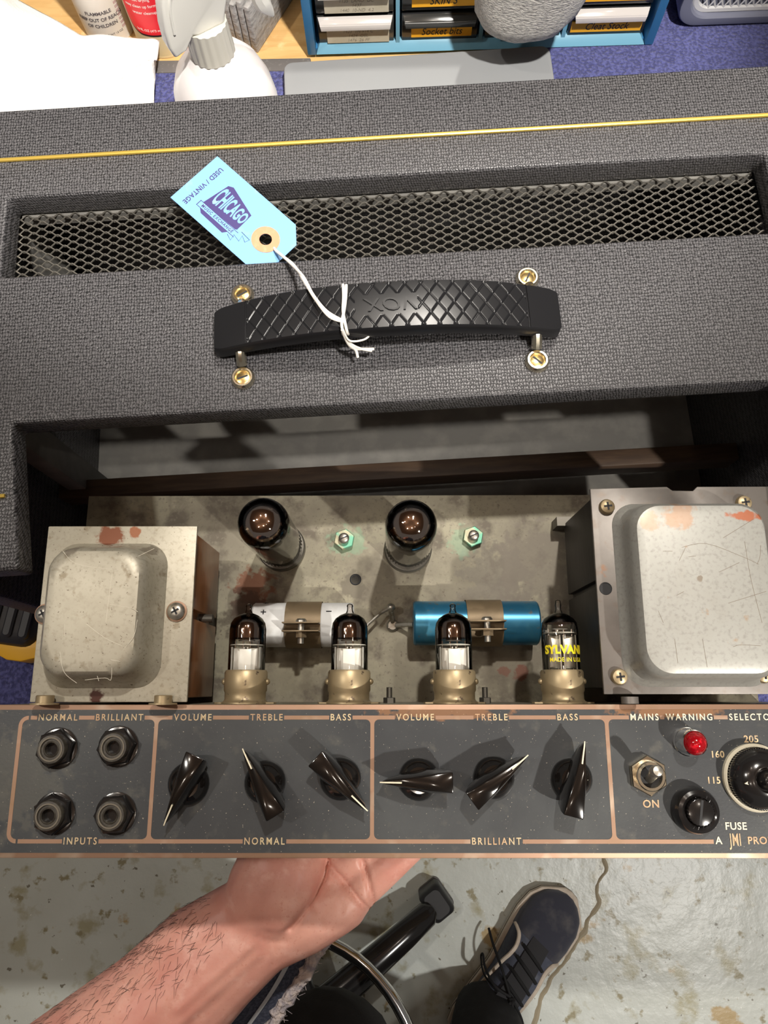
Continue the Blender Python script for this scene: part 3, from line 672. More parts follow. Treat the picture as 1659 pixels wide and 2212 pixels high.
# ------------------------------------------------------------------ power tubes (top-level, plugged into the deck)
for x, y, lb in ((-69.5, 138.3, 'large glass power valve nearer the tan transformer, mirrored dome'), (15.5, 137, 'large glass power valve between the two green nuts, mirrored dome')):
    M = M_CH @ T(x/1000, y/1000, (DK+.1)/1000)
    pt = thing('power_tube', lb, 'vacuum tube', M, 'pair of power valves on the deck')
    obj('envelope', B().lathe([(12.5, 6), (14.6, 6.8), (15.0, 9), (15.0, 70)], 40, None, (False, False)), MT['glass'], pt)
    obj('dome', B().lathe([(15.0, 70), (15.0, 76), (14.4, 80), (13.0, 83.6), (10.6, 86.6), (7.4, 88.7), (3.6, 89.8), (.01, 90)], 40, None, (False, True)), MT['smoke'], pt)
    obj('getter', B().lathe([(14.5, 70), (14.5, 75.9), (13.9, 79.7), (12.5, 83.1), (10.2, 86.0), (7.1, 88.1), (3.5, 89.2), (.01, 89.4)], 40, None, (False, True)), MT['getter'], pt)
    obj('base_ring', B().lathe([(16, 0), (16, 5.2), (15.2, 6.2), (12, 6.4)], 36), MT['darksteel'], pt)
    obj('anode', B().rrect(-8.5, 8.5, -6, 6, [(0, 22), (0, 62)], 4), MT['darksteel'], pt)
    for z in (20, 64): obj('mica_disc', B().lathe([(12.8, z), (12.8, z+.5)], 28), MT['mica'], pt)
    for k in range(8):
        a = 2*PI*k/8; obj('pin', B().tube([(8.5*math.cos(a), 8.5*math.sin(a), 6.5), (7*math.cos(a), 7*math.sin(a), 20)], .6, 6).ball((10.5*math.cos(a), 10.5*math.sin(a), 7.5), 2.0, 5), MT['plate'], pt)
# ------------------------------------------------------------------ preamp tubes, lying parallel to the deck
def preamp(px, lb, syl=False):
    c = CH(px, 1500, -25)
    M = M_CH @ T(c.x/1000, .0376, -.025) @ RX(-PI/2)         # local z runs along the tube, local -y faces the camera
    t = thing('preamp_tube', lb, 'vacuum tube', M, 'row of small valves behind the control panel')
    soc = B().lathe([(13.2, 0), (13.2, .8), (12.0, 1.4), (11.4, 2.4), (11.4, 6), (12.0, 7.2), (12.0, 17), (11.4, 18.2), (10.8, 18.4), (10.6, 17), (10.4, 3)], 40, None, (True, False))
    so = obj('socket_shell', soc, MT['socket'], t)
    for s in (-1, 1):
        obj('flange_ear', B().prism([(s*11, -5), (s*16.5, -3), (s*17.5, 0), (s*16.5, 3), (s*11, 5)], 0, .8), MT['socket'], so)
        obj('bayonet_lug', B().ball((s*11.9, 0, 12), 1.8, 6), MT['socket'], so)
    h = 56 if not syl else 58
    obj('envelope', B().lathe([(9.4, 3), (10.4, 5), (10.4, 36)] + ([(10.4, 41), (9.9, 44.5), (8.3, 47), (5.5, 49), (2.6, 50.2)] if syl else []), 36, None, (False, False)), MT['glass'], t)
    if not syl:
        obj('dome', B().lathe([(10.4, 34), (10.4, 41), (9.8, 44.6), (8.2, 47.2), (5.4, 49.2), (2.4, 50.4)], 36, None, (False, False)), MT['smoke'], t)
    obj('tip', B().lathe([(2.4, 50.3), (1.7, 52), (1.6, 53.6), (1.9, 54.4), (1.4, h-.6), (.01, h)], 16, None, (False, True)), MT['smoke'] if not syl else MT['glass'], t)
    if syl:
        obj('getter', B().lathe([(9.2, 44.3), (8.0, 46.4), (5.2, 48.4), (.01, 49.4)], 32, None, (False, True)), MT['getter2'], t)
    else:
        obj('getter', B().lathe([(9.6, 36), (9.9, 40.8), (9.4, 44.2), (7.8, 46.7), (5.1, 48.7), (.01, 49.6)], 32, None, (False, True)), MT['getter2'], t)
    z0, z1 = (19, 37) if syl else (17.5, 30.5)
    pm = MT['plate'] if not syl else MT['steel']
    for s in (-1, 1):
        obj('anode', B().box(s*4.4-3.3, s*4.4+3.3, -3.2, 3.2, z0, z1), pm, t, bevel=.5)
        for q in (-1, 1): obj('anode_rib', B().box(s*4.4+q*3.4-.35, s*4.4+q*3.4+.35, -4.4, 4.4, z0-.5, z1+.5), pm, t)
    if not syl:
        obj('shield_plate', B().box(-3.4, 3.4, -5.3, -4.9, z0+1, z1-.6), MT['plate'], t, bevel=.15)
    for zz in (z0-1.5, z1+1.5): obj('mica_disc', B().lathe([(9.6, zz), (9.6, zz+.4)], 24), MT['mica'], t)
    for x in (-6.5, -2, 2, 6.5): obj('support_rod', B().tube([(x, -1.5, z0-4), (x, -1.5, z1+4)], .35, 6), MT['chrome'], t)
    gr = [(4.5*math.cos(a*PI/8), -2+1.5*math.sin(a*PI/8), z1+4.2) for a in range(17)]
    obj('getter_ring', B().tube(gr, .4, 6), MT['chrome'], t)
    if syl:
        for s, zz, sz, wt in (('SYLVANIA', 29.0, 6.4, .28), ('MADE IN U.S.A.', 23.6, 3.3, .03)):
            b = text_b(s, sz, .1, None, sx=.92, wt=wt, space=1.05)
            bb = B(); rr = 10.5
            vv = []
            for v in b.v:
                th = (v.x+2.0)/rr; q = rr+.1+v.z
                vv.append((q*math.sin(th), -q*math.cos(th), zz+v.y))
            bb.add(vv, b.f); obj('printed_lettering', bb, MT['yellowink'], t, smooth=False)
    return t
preamp(530, 'small glass valve in front of the white capacitor plus marks, nearest the tan transformer')
preamp(754, 'small glass valve in front of the minus end of the white capacitor')
preamp(982, 'small glass valve in front of the blue capacitor')
preamp(1216, 'small glass valve with yellow printing beside the large grey transformer', True)
# ------------------------------------------------------------------ price tag on its string
a_, b_ = CB(376, 432, 4), CB(462, 333, 4)
e1, e2 = CB(638, 528, -5), CB(591, 580, -5)
top_mid, end_mid = (a_+b_)/2, (e1+e2)/2
ux = (end_mid-top_mid); Ltag = ux.length; ux.normalize()
uy = (b_-a_); uy = (uy-ux*uy.dot(ux)); Wt = uy.length*1.02; uy.normalize(); uz = ux.cross(uy)
MTAG = Matrix((( ux.x, uy.x, uz.x, top_mid.x), (ux.y, uy.y, uz.y, top_mid.y), (ux.z, uy.z, uz.z, top_mid.z), (0,0,0,1)))
MTw = M_CB @ Matrix.Translation(top_mid/1000) @ Matrix((ux, uy, uz)).transposed().to_4x4()
pt = thing('price_tag', 'blue card tag with purple logo tied to the cabinet handle by white string', 'tag', MTw)
hole = (Ltag-15.5, 0); hW = Wt/2; ch_ = 9.5
outl = [(0, -hW), (Ltag-ch_, -hW), (Ltag, -hW+ch_), (Ltag, hW-ch_), (Ltag-ch_, hW), (0, hW)]
def ring_poly(outer, c, r, n=24):     # outline with a hole, as one keyhole polygon
    ins = [(c[0]+r*math.cos(-2*PI*k/n), c[1]+r*math.sin(-2*PI*k/n)) for k in range(n+1)]
    i = min(range(len(outer)), key=lambda q: (outer[q][0]-ins[0][0])**2+(outer[q][1]-ins[0][1])**2)
    return outer[i:]+outer[:i+1]+ins
obj('card', B().prism(ring_poly(outl, hole, 3.9), -.25, .25), MT['tag'], pt, smooth=False)
obj('eyelet_ring', B().lathe([(3.8, .25), (3.8, .55), (8.6, .55), (8.6, .25)], 32, T(*hole, 0), (False, False)), MT['tagring'], pt)
sg = 1 if uz.z > 0 else -1
def tagtext(s, size, x, y, rot, m='tagink', sx=1, sp=1.0, z=.3, wt=0): obj('lettering', text_b(s, size, .08, T(x, y, z) @ RZ(rot), sx=sx, space=sp, wt=wt), MT[m], pt, smooth=False)
tagtext('USED / VINTAGE', 4.3, 8.0, -.5, -PI/2, sx=.95, sp=1.08, wt=.08)
lg0, lg1 = 16, 43
obj('logo_block', B().prism([(lg0, -8.5), (lg0+3, 10), (lg0+6, 11.5), (lg1-.5, 5.5), (lg1, -7.2), (lg1-1, -8.0)], .25, .33), MT['tagink'], pt, smooth=False)
obj('logo_block', B().prism([(lg0+1, -12.2), (lg1-3, -12.2), (lg1-5, -15), (lg0+4, -14.6)], .25, .33), MT['tagink'], pt, smooth=False)
obj('logo_outline', B().box(lg0-2, lg1+2, -8.6, -8.25, .25, .36).box(lg0-2, lg1+2, -12.4, -12.05, .25, .36).box(lg0-2, lg0-1.6, -12.4, -8.25, .25, .36), MT['tagink'], pt)
tg_ = text_b('CHICAGO', 8.2, .08, None, sx=.74, wt=.28)
xs = [v.x for v in tg_.v]; mn, mxx = min(xs), max(xs); bb = B()
bb.add([(lg0+2.6+(v.x-mn)/(mxx-mn)*(lg1-lg0-3.2), .9-.9*(v.x-mn)/(mxx-mn)+v.y*(2.25-1.0*(v.x-mn)/(mxx-mn)), .37+v.z) for v in tg_.v], tg_.f)
obj('lettering', bb, MT['tag'], pt, smooth=False)
tagtext('MUSIC EXCHANGE', 2.9, (lg0+lg1)/2, -10.35, 0, sx=.86, sp=1.25, wt=.05)
sq = [(lg1-2, -13.5), (lg1+2, -15.0), (lg1+1, -11), (lg1+6, -12), (lg1+5, -8), (lg1+9, -10), (lg1+10, -7), (lg1+3, -6.5)]
obj('logo_cord', B().tube([(x, y, .35) for x, y in sq], .16, 4), MT['tagink'], pt)
# string in tag coordinates from cabinet coordinates
MI = (M_CB.inverted() @ MTw).inverted()
def tl(p): q = MI @ (Vector(p)/1000); return q*1000
def strg(pl, r=.85): obj('string', B().tube(smooth_path([tl(CB(*p)) for p in pl]), r, 8), MT['string'], pt)
strg([(592, 534, -6), (596, 541, -1), (625, 566, 8), (655, 598, 22), (677, 638, 31), (705, 672, 34), (738, 692, 32)])
strg([(594, 537, -6), (600, 546, -1), (634, 572, 8), (660, 612, 26), (684, 650, 32), (712, 684, 34), (742, 695, 32)])
strg([(748, 616, 27), (747, 640, 31), (743, 672, 31.5), (738, 696, 32), (740, 715, 29), (741, 722, 24)], .8)
strg([(741, 615, 27), (742, 640, 31), (741, 672, 31.5), (745, 696, 32), (750, 718, 28), (752, 722, 24)], .8)
strg([(739, 712, 30), (748, 735, 22), (762, 752, 16), (790, 754, 13), (808, 754, 12)], .8)
strg([(739, 712, 30), (752, 742, 20), (768, 756, 15), (773, 772, 12)], .8)
strg([(739, 712, 30), (752, 738, 21), (775, 752, 15), (803, 758, 12)], .75)
strg([(741, 712, 30), (755, 736, 23), (785, 734, 20), (800, 722, 20), (807, 706, 20)], .55)
# ------------------------------------------------------------------ the bench behind
# spray bottle
bx, by = -143, 503
sb = thing('spray_bottle', 'white trigger spray bottle standing behind the amplifier cabinet', 'spray bottle', T(bx/1000, by/1000, ZC/1000))
obj('bottle', B().lathe([(40, 0), (43, 3), (44, 12), (44, 95), (43.5, 112), (41, 128), (35, 143), (26, 154), (18, 160), (16, 163)], 48), MT['milky'], sb)
obj('label', B().lathe([(44.3, 20), (44.3, 100)], 48, None, (False, False)), MT['orange'], sb)
cl = B(); lo_, hi_ = [], []
for k in range(72):
    r = 17.2+(.7 if k % 4 < 2 else 0); lo_.append((r*math.cos(k*PI/36), r*math.sin(k*PI/36), 162)); hi_.append((r*.95*math.cos(k*PI/36), r*.95*math.sin(k*PI/36), 188))
obj('collar', cl.loft([lo_, hi_]), MT['collar'], sb)
# sprayer shroud: loft along its length (x' = towards the nozzle, leaning away and right)
MS = T(0, 0, 188) @ RZ(R(32))
side_ = [(-32, -12), (-34, -2), (-33, 12), (-29, 30), (-21, 48), (-6, 63), (16, 72), (60, 76), (76, 72), (76, 56), (40, 48), (24, 28), (15, 6), (13, -1), (-10, -1), (-14, 1), (-22, -8)]
def shl(wf): return [(x, wf(x, z), z) for x, z in side_]
def shw(x, z): return 9.5 if z < 40 and x > -24 else 7.0
obj('shroud', B().loft([shl(lambda x, z: -shw(x, z)), shl(shw)], MS), MT['white'], sb, bevel=2.4, seg=3, bang=60)
for s_y in (-1, 1): obj('shroud_rib', B().tube(smooth_path([(-27, s_y*7.6, 8), (-24, s_y*7.6, 28), (-15, s_y*7.6, 44), (0, s_y*7.6, 57), (20, s_y*7.6, 64), (60, s_y*7.6, 68)], 4), 1.1, 6, MS), MT['white'], sb)
obj('trigger', B().tube(smooth_path([(40, 0, 30), (47, 0, 15), (47, 0, -2), (56, 0, -22)]), [5.5]*9+[5]*6+[4, 3, 2, 1][:4], 8, MS, flat=1.3), MT['white'], sb)
# paper towel
ptw = []
cA, cB_, cC, cD = PW(333, 74, 812), PW(168, 92, 812), PW(330, 222, 812), PW(0, 260, 812)
def towel(u, v):
    x = -560+318*u; yb = 545+122*v
    y = yb+8*math.sin(u*3)
    n = mnoise.noise((x*.018, y*.02, 1.3))*16+mnoise.noise((x*.045, y*.05, 4))*6
    m = max(0, (-322-x)/80)
    z = 806+n*(.35+.7*m)+100*min(m, 1.5)*math.exp(-((y-630)/70)**2)
    d = (x+300)*.64+(y-585)*-.76                   # a fold that crosses the front
    z += 9*math.exp(-(d/5)**2)*(1 if x > -345 else 0)
    if u > .985: z -= (u-.985)/.015*3
    return (x, y, z)
tw = obj('paper_towel', B().grid(90, 48, towel), MT['paper']); tag(tw, 'crumpled white paper towel lying behind the left end of the cabinet', 'paper towel')
tw2 = tw.modifiers.new('thickness', 'SOLIDIFY'); tw2.thickness = .0012
sp = B().loft([[(-560, 548, ZC), (-250, 548, ZC), (-250, 665, ZC), (-560, 665, ZC)], [(-556, 552, 792), (-252, 552, 792), (-252, 663, 792), (-556, 663, 792)]])
so_ = obj('paper_towel', sp, MT['paper'], bevel=4, seg=3); tag(so_, 'flat folded white paper towel pad underneath the crumpled sheet', 'paper towel')
# upright cans
def can(name, px, py, r, h, m, label):
    p = PW(px, py, ZB); t = thing(name, label, 'can', T(p.x/1000, p.y/1000, ZB/1000+.0002))
    obj('body', B().lathe([(r-1.5, 0), (r, 1.2), (r, h), (r-3, h+4), (r*.6, h+12), (r*.45, h+22), (.01, h+23)], 40), m, t)
    obj('base_rim', B().lathe([(r+.5, .3), (r+.7, 1.5), (r+.5, 3)], 40, None, (False, False)), m, t)
    return t, p
def wrap_text(s, size, r, th0, z, m, parent, sx=1., wt=0):
    b = text_b(s, size, .1, None, sx=sx, wt=wt); bb = B()
    bb.add([((r+v.z)*math.sin(th0+v.x/r), -(r+v.z)*math.cos(th0+v.x/r), z+v.y) for v in b.v], b.f)
    obj('lettering', bb, MT[m], parent, smooth=False)
t, p = can('spray_can', 238, 58, 26, 150, MT['canwhite'], 'off-white can with grey small print behind the paper towel')
for i, s in enumerate(('FLAMMABLE', 'KEEP OUT OF REACH', 'OF CHILDREN')): wrap_text(s, 5.2, 26.1, .15, 37-i*7, 'ink', t, wt=.1)
wrap_text('NET WT 13 OZ', 3.2, 26.1, .45, 12, 'ink', t)
for i in range(9): wrap_text('IIIII', 4, 26.1, .98, 50-i*4.4, 'pinkink', t)
for i in range(4): wrap_text('directions for use', 3.4, 26.1, -.4, 88-i*5, 'ink', t)
t, p = can('spray_can', 358, 78, 30, 165, MT['cantan'], 'cream can with a black-edged red label beside the off-white can')
lab = B(); labk = B()
def patch(b, rr, a0, a1, zb, zt, rc, n=28):
    up, lw = [], []
    for k in range(n+1):
        a = a0+(a1-a0)*k/n; d = min(k, n-k)/n*(a1-a0)*rr
        zz = zb+(rc-math.sqrt(max(rc*rc-(rc-min(d, rc))**2, 0)))
        up.append((rr*math.sin(a), -rr*math.cos(a), zt)); lw.append((rr*math.sin(a), -rr*math.cos(a), zz))
    b.loft([lw, up], cap=(False, False), closed=False)
patch(labk, 30.2, -.95, .85, 26, 140, 15); patch(lab, 30.4, -.9, .80, 28, 138, 14)
lk = obj('label_border', labk, MT['black'], t); obj('label', lab, MT['redlabel'], t)
for i, s in enumerate(('low odor', 'fast drying', 'easy clean up formula', 'water cleanup')): wrap_text(s, 4.4, 30.5, -.1, 74-i*7, 'white', t)
wrap_text('co', 8, 30.5, .55, 38, 'white', t, wt=.3); wrap_text('16 FL OZ (473 mL)', 3.6, 30.5, -.15, 33, 'white', t)
# upright folded papers
a = PW(556, 106, ZB)
for k in range(7):
    th = 7.6; d = Vector((-.90, .44, 0))*8.6*k
    M = T((a.x+d.x)/1000, (a.y+d.y)/1000, (ZB+.3)/1000) @ RZ(R(64))
    b = B().loft([[(-5+2*math.sin(k*3), -th/2, 0), (92, -th/2, 0), (92, th/2, 0), (-5+2*math.sin(k*3), th/2, 0)], [(-5+2*math.sin(k*3), -th/2+.8, 52+3*math.sin(k*2.1)), (92, -th/2+.8, 54), (92, th/2-.8, 54), (-5+2*math.sin(k*3), th/2-.8, 52+3*math.sin(k*2.1))]])
    o = obj('folded_paper', b, MT['mag'], bevel=1.5, seg=2); o.matrix_world = M
    tag(o, 'grey folded paper bundle standing on edge behind the spray bottle', 'paper', 'row of folded grey papers')
# drawer cabinet
dA, dB = PW(665, 120, ZC), PW(1410, 97, ZC)
MD = T(dA.x/1000, dA.y/1000, ZC/1000) @ RZ(math.atan2((dB-dA).y, (dB-dA).x))
Wd = (dB-dA).length
dc = thing('drawer_cabinet', 'blue metal small-parts cabinet with see-through labelled drawers', 'drawer cabinet', MD)
DH, DD = 250, 150
obj('side_wall', B().box(0, 9, 0, DD, 0, DH), MT['blue'], dc, bevel=1)
obj('side_wall', B().box(Wd-9, Wd, 0, DD, 0, DH), MT['blue'], dc, bevel=1)
obj('back_wall', B().box(9, Wd-9, DD-3, DD, 0, DH), MT['blue'], dc)
obj('top_wall', B().box(0, Wd, 0, DD, DH, DH+3), MT['blue'], dc)
obj('bottom_wall', B().box(9, Wd-9, 6, DD-3, 0, 3), MT['blue'], dc)
obj('front_lip', B().loft([[(9, 0, .5), (Wd-9, 0, .5), (Wd-9, 12, .5), (9, 12, .5)], [(14, 8, 9), (Wd-16, 8, 9), (Wd-16, 12, 9), (14, 12, 9)]]), MT['bluelip'], dc, bevel=.5)
RH = 34.0; cw = (Wd-18)/4
for k in range(1, 4): obj('divider', B().box(9+k*cw-2, 9+k*cw+2, 6, DD-4, 3, DH), MT['bluelip'], dc)
lab_txt = {(0, 0): ('card', ['1423  1N 914 C', '1424  OEL', '1476  26 PF']), (0, 1): ('card', ['1135  LAND  OC', '1437', '1440  10-ND  4.2']), (1, 0): ('tape', ['Socket bits']), (1, 1): ('tape', ['SKIN S']), (3, 0): ('tape', ['Cleat Stock']), (2, 0): ('tape', ['']), (3, 1): ('tape', [''])}
for rr in range(6):
    for cc in range(4):
        x0, x1 = 9+cc*cw+4, 9+(cc+1)*cw-4; z0 = 8+rr*RH; z1 = z0+RH-4
        d = obj('drawer', B().box(x0, x1, 7, DD-12, z0, z1), MT['clear'] if cc == 0 else MT['cleardk'], dc, bevel=1)
        obj('pull', B().loft([[(x0+1, 7.5, z1-1), (x1-1, 7.5, z1-1), (x1-1, 7.5, z1), (x0+1, 7.5, z1)], [(x0+3, .5, z1-5), (x1-3, .5, z1-5), (x1-3, 1.2, z1-4), (x0+3, 1.2, z1-4)], [(x0+4, -.3, z1-10), (x1-4, -.3, z1-10), (x1-4, .5, z1-10), (x0+4, .5, z1-10)]]), MT['lipw'] if cc in (0, 3) else MT['clear'], d, bevel=.3)
        kd = lab_txt.get((cc, rr))
        if kd:
            lx0, lx1 = (x0+9, x1-5) if kd[0] == 'card' else ((x0+10, x1-6) if cc != 3 else (x0+2, x1-4))
            lz0, lz1 = (z0+1, z1-10) if kd[0] == 'card' else (z0+5, z0+17)
            obj('label', B().box(lx0, lx1, 5.4, 7, lz0, lz1), MT['cardlabel'] if kd[0] == 'card' else MT['orangetape'], d)
            for i, s in enumerate(kd[1]):
                if not s: continue
                sz = 5.0 if kd[0] == 'card' else 11
                zz = lz1-6-i*5 if kd[0] == 'card' else (lz0+lz1)/2
                obj('handwriting', text_b(s, sz, .15, T((lx0+lx1)/2, 5.3, zz) @ RX(PI/2), shear=.25, sx=.95 if kd[0] == 'card' else .86), MT['pencil'] if kd[0] == 'card' else MT['black'], d, smooth=False)
# terry cloth mitt hanging over the drawers
c0, c1_ = PW(995, 10, 880), PW(1235, 10, 880)
def mitt():
    loops = []; n = 28
    rows = [(0, 24), (4, 36), (11, 46), (22, 53), (38, 57), (58, 59), (80, 60), (105, 60), (125, 54), (136, 40), (140, 20)]
    for z, w_ in rows:
        l = []
        for j in range(n):
            a = 2*PI*j/n; rr = 1+.05*mnoise.noise((math.cos(a)*2, math.sin(a)*2, z*.03))
            l.append((w_*.92*rr*math.cos(a)+(z-40)*.08, 27*min(1, w_/50)*rr*math.sin(a), z))
        loops.append(l)
    return B().loft(loops)
mc = PW(1120, 88, 802)
mi = obj('cloth_mitt', mitt(), MT['rag'], ang=180); mi.matrix_world = T(mc.x/1000, (mc.y-18)/1000, .832) @ RX(R(6))
tag(mi, 'silver-grey terry cloth pad hanging in front of the blue drawer cabinet', 'cloth')
# grey lid
g0, g1 = PW(612, 150, 796), PW(1190, 112, 796)
ang = math.atan2((g1-g0).y, (g1-g0).x); Wg = (g1-g0).length
gl = thing('storage_lid', 'light grey plastic lid lying in front of the blue drawer cabinet', 'lid', T(g0.x/1000, g0.y/1000, ZC/1000) @ RZ(ang))
obj('shell', B().rrect(0, Wg, -140, 9, [(1, 0), (0, 2), (0, 12), (1, 14.4), (3, 15.4)], 9, 6), MT['greylid'], gl)
obj('rim', B().rrect(-1.2, Wg+1.2, -141, 10.2, [(0, .2), (0, 3), (.8, 3.6)], 10, 6), MT['greylid'], gl)
# grey appliance with grille
hA = PW(1450, 52, ZC)
ap = thing('grille_appliance', 'blue-grey plastic housing with diamond metal grille at the back right of the bench', 'appliance', T(hA.x/1000, hA.y/1000, ZC/1000+.0005) @ RZ(R(1.5)) @ T(0, -.008, 0))
def MZ(): return RX(R(90))
hs = B().rrect(0, 330, 0, 240, [(3, -60), (0, -55), (0, -3), (1, -.8), (3, 0), (9, 0), (10.5, -1.5), (11, -7), (12, -12)], 22, 7, T(0, 2, .5) @ MZ())
obj('housing', hs, MT['housing'], ap)
obj('grille_frame', B().rrect(12, 318, 10, 226, [(0, -10), (0, -7), (2, -5.6), (5, -6.5), (6, -9)], 16, 7, T(0, 2, .5) @ MZ(), (False, False)), MT['whitemesh'], ap)
gm = B()
for k in range(-24, 62):
    for s in (-1, 1):
        p0, p1 = [], []
        xa, ya, xb, yb = k*8, 15, k*8+160*s*.62, 220
        pp = [(xa+(xb-xa)*t/20, ya+(yb-ya)*t/20) for t in range(21)]
        pp = [(x, y, -8+.5*s) for x, y in pp if 17 < x < 313]
        if len(pp) > 1: gm.tube(pp, .9, 4, T(0, 2, .5) @ MZ())
obj('grille', gm, MT['whitemesh'], ap)
# power tool at the left
q = PW(20, 1395, ZC)
tlm = T(q.x/1000, q.y/1000, ZC/1000+.0005) @ RZ(R(-8))
pw = thing('power_tool', 'charcoal and yellow cordless tool lying on the navy carpet left of the chassis', 'power tool', tlm)
obj('body', B().rrect(-90, 36, 0, 66, [(3, 0), (0, 4), (0, 26), (2, 32), (7, 36)], 12, 5), MT['toolblack'], pw)
for k in range(3): obj('rib', B().rrect(-2+k*13, 6+k*13, 6, 62, [(0, 34), (0, 37.6), (1.5, 39)], 3, 3), MT['toolblack'], pw)
obj('lip', B().prism([(-4, -2), (4, -8), (14, -11.5), (26, -11.5), (38, -7), (44, 0), (44, 13), (26, 12), (22, 6), (10, 4)], 4, 26), MT['yellow'], pw, bevel=2)
lt = text_b('DEWALT', 13, .5, T(-13, 33, 36.6) @ RZ(R(-78)) @ T(-22, 0, 0), wt=.25, sx=.9)
obj('lettering', lt, MT['yellow'], pw, smooth=False)
obj('badge_line', B().box(-24, -22.6, 10, 58, 35.8, 36.8).box(-4, -2.8, 10, 58, 35.8, 36.8), MT['yellow'], pw)
# ------------------------------------------------------------------ stool
hub = PW(662, 2200, 90)
st = thing('swivel_stool', 'black star-base stool with chrome foot ring below the chassis', 'stool', T(hub.x/1000, hub.y/1000, 0))
tipA = PW(940, 1952, 40); a0 = math.atan2(tipA.y-hub.y, tipA.x-hub.x); La = math.hypot(tipA.x-hub.x, tipA.y-hub.y)
for k in range(5):
    M = RZ(a0+k*2*PI/5)
    lg = obj('base_arm', B().tube([(10, 0, 98), (La*.4, 0, 92), (La*.75, 0, 76), (La*.93, 0, 62), (La*.97, 0, 57)], [27, 25, 22, 20, 12], 16, M, flat=.8), MT['blackplastic'], st)
    obj('glide', B().rrect(La-18, La+24, -27, 27, [(4, 2), (0, 8), (0, 44), (2, 52), (6, 56)], 9, 5, M), MT['rubber'], lg)
    obj('pad', B().rrect(La-17, La+25, -28, 28, [(2, 0), (0, .5), (0, 7)], 8, 4, M), MT['strip'], lg)
obj('hub', B().lathe([(40, 70), (44, 76), (44, 110), (34, 122)], 32), MT['blackplastic'], st)
obj('gas_column', B().lathe([(25, 110), (25, 300), (14, 302), (14, 412)], 28), MT['rubber'], st)
rA, rB_ = PW(732, 2046, 235), PW(868, 2190, 235)
rc_ = 205.0
mid = (rA+rB_)/2; dd = (rB_-rA); hl = dd.length/2; nrm = Vector((-dd.y, dd.x, 0)).normalized()
ctr = mid-nrm*math.sqrt(rc_**2-hl**2)
if (ctr-hub).length > (mid+nrm*math.sqrt(rc_**2-hl**2)-hub).length: ctr = mid+nrm*math.sqrt(rc_**2-hl**2)
cl_ = Vector((ctr.x-hub.x, ctr.y-hub.y, 235))
obj('foot_ring', B().tube([(cl_.x+rc_*math.cos(2*PI*k/64), cl_.y+rc_*math.sin(2*PI*k/64), 235) for k in range(65)], 8.5, 14), MT['chrome'], st)
for a in (.3, .3+PI): obj('ring_spoke', B().tube([(0, 0, 235), (cl_.x+rc_*math.cos(a), cl_.y+rc_*math.sin(a), 235)], 6, 10), MT['chrome'], st)
obj('seat', B().lathe([(20, 410), (150, 411), (172, 418), (175, 436), (168, 456), (140, 464), (.01, 466)], 48, T(-20, -130, 0)), MT['rubber'], st)
# ------------------------------------------------------------------ person
pr = thing('person', 'person holding up the chassis with a bare forearm, black trousers, plaid shirt, dark skate shoe', 'person', T(.15, -.44, 0))
def capsule(b, pts):
    P_ = [(PW(x, y, z) if len(q_) == 4 else None, q_[-1]) for q_ in pts for (x, y, z) in [q_[:3]]]
    for (p, r) in P_: b.ball(tuple(p), r, 8)
    for (p, r), (q_, s) in zip(P_, P_[1:]): b.tube([p, q_], [r, s], 16)
ab = B()
capsule(ab, [(520, 1965, 886, 19), (415, 2040, 884, 23), (285, 2165, 874, 25), (90, 2345, 864, 28), (-110, 2510, 856, 32)])
capsule(ab, [(575, 2035, 884, 18.5), (490, 2100, 881, 23), (360, 2205, 874, 33), (150, 2380, 864, 38), (-60, 2560, 856, 40)])
capsule(ab, [(540, 2010, 888, 19), (450, 2080, 885, 25), (320, 2180, 878, 35), (120, 2340, 868, 39), (-80, 2520, 860, 42)])
capsule(ab, [(540, 1975, 886, 21), (572, 1920, 891, 25), (592, 1870, 893, 24), (602, 1815, 893, 19), (600, 1750, 897, 13), (590, 1680, 903, 10)])    # thumb side
capsule(ab, [(585, 1985, 885, 20), (612, 1925, 890, 26), (630, 1870, 891, 23), (640, 1800, 890, 15)])
capsule(ab, [(590, 2030, 883, 18), (660, 1985, 884, 21), (735, 1945, 884, 19), (770, 1930, 886, 13)])        # little-finger side
capsule(ab, [(600, 1990, 876, 17), (690, 1925, 876, 17), (745, 1880, 880, 14)])
capsule(ab, [(620, 1960, 872, 17), (700, 1880, 874, 17), (725, 1820, 880, 14)])
for pts in ([(766, 1928, 888, 13.5), (838, 1868, 897, 11.5), (905, 1812, 903, 9.5), (950, 1772, 904.5, 8)],
            [(735, 1876, 886, 14), (815, 1806, 897, 11.8), (890, 1742, 903, 10), (935, 1702, 904, 8.4)],
            [(712, 1822, 887, 14), (790, 1742, 897, 12), (862, 1668, 903, 10), (905, 1622, 904, 8.6)],
            [(686, 1772, 888, 14), (745, 1690, 897, 12), (798, 1610, 903, 10), (830, 1562, 904, 8.6)]): capsule(ab, pts)
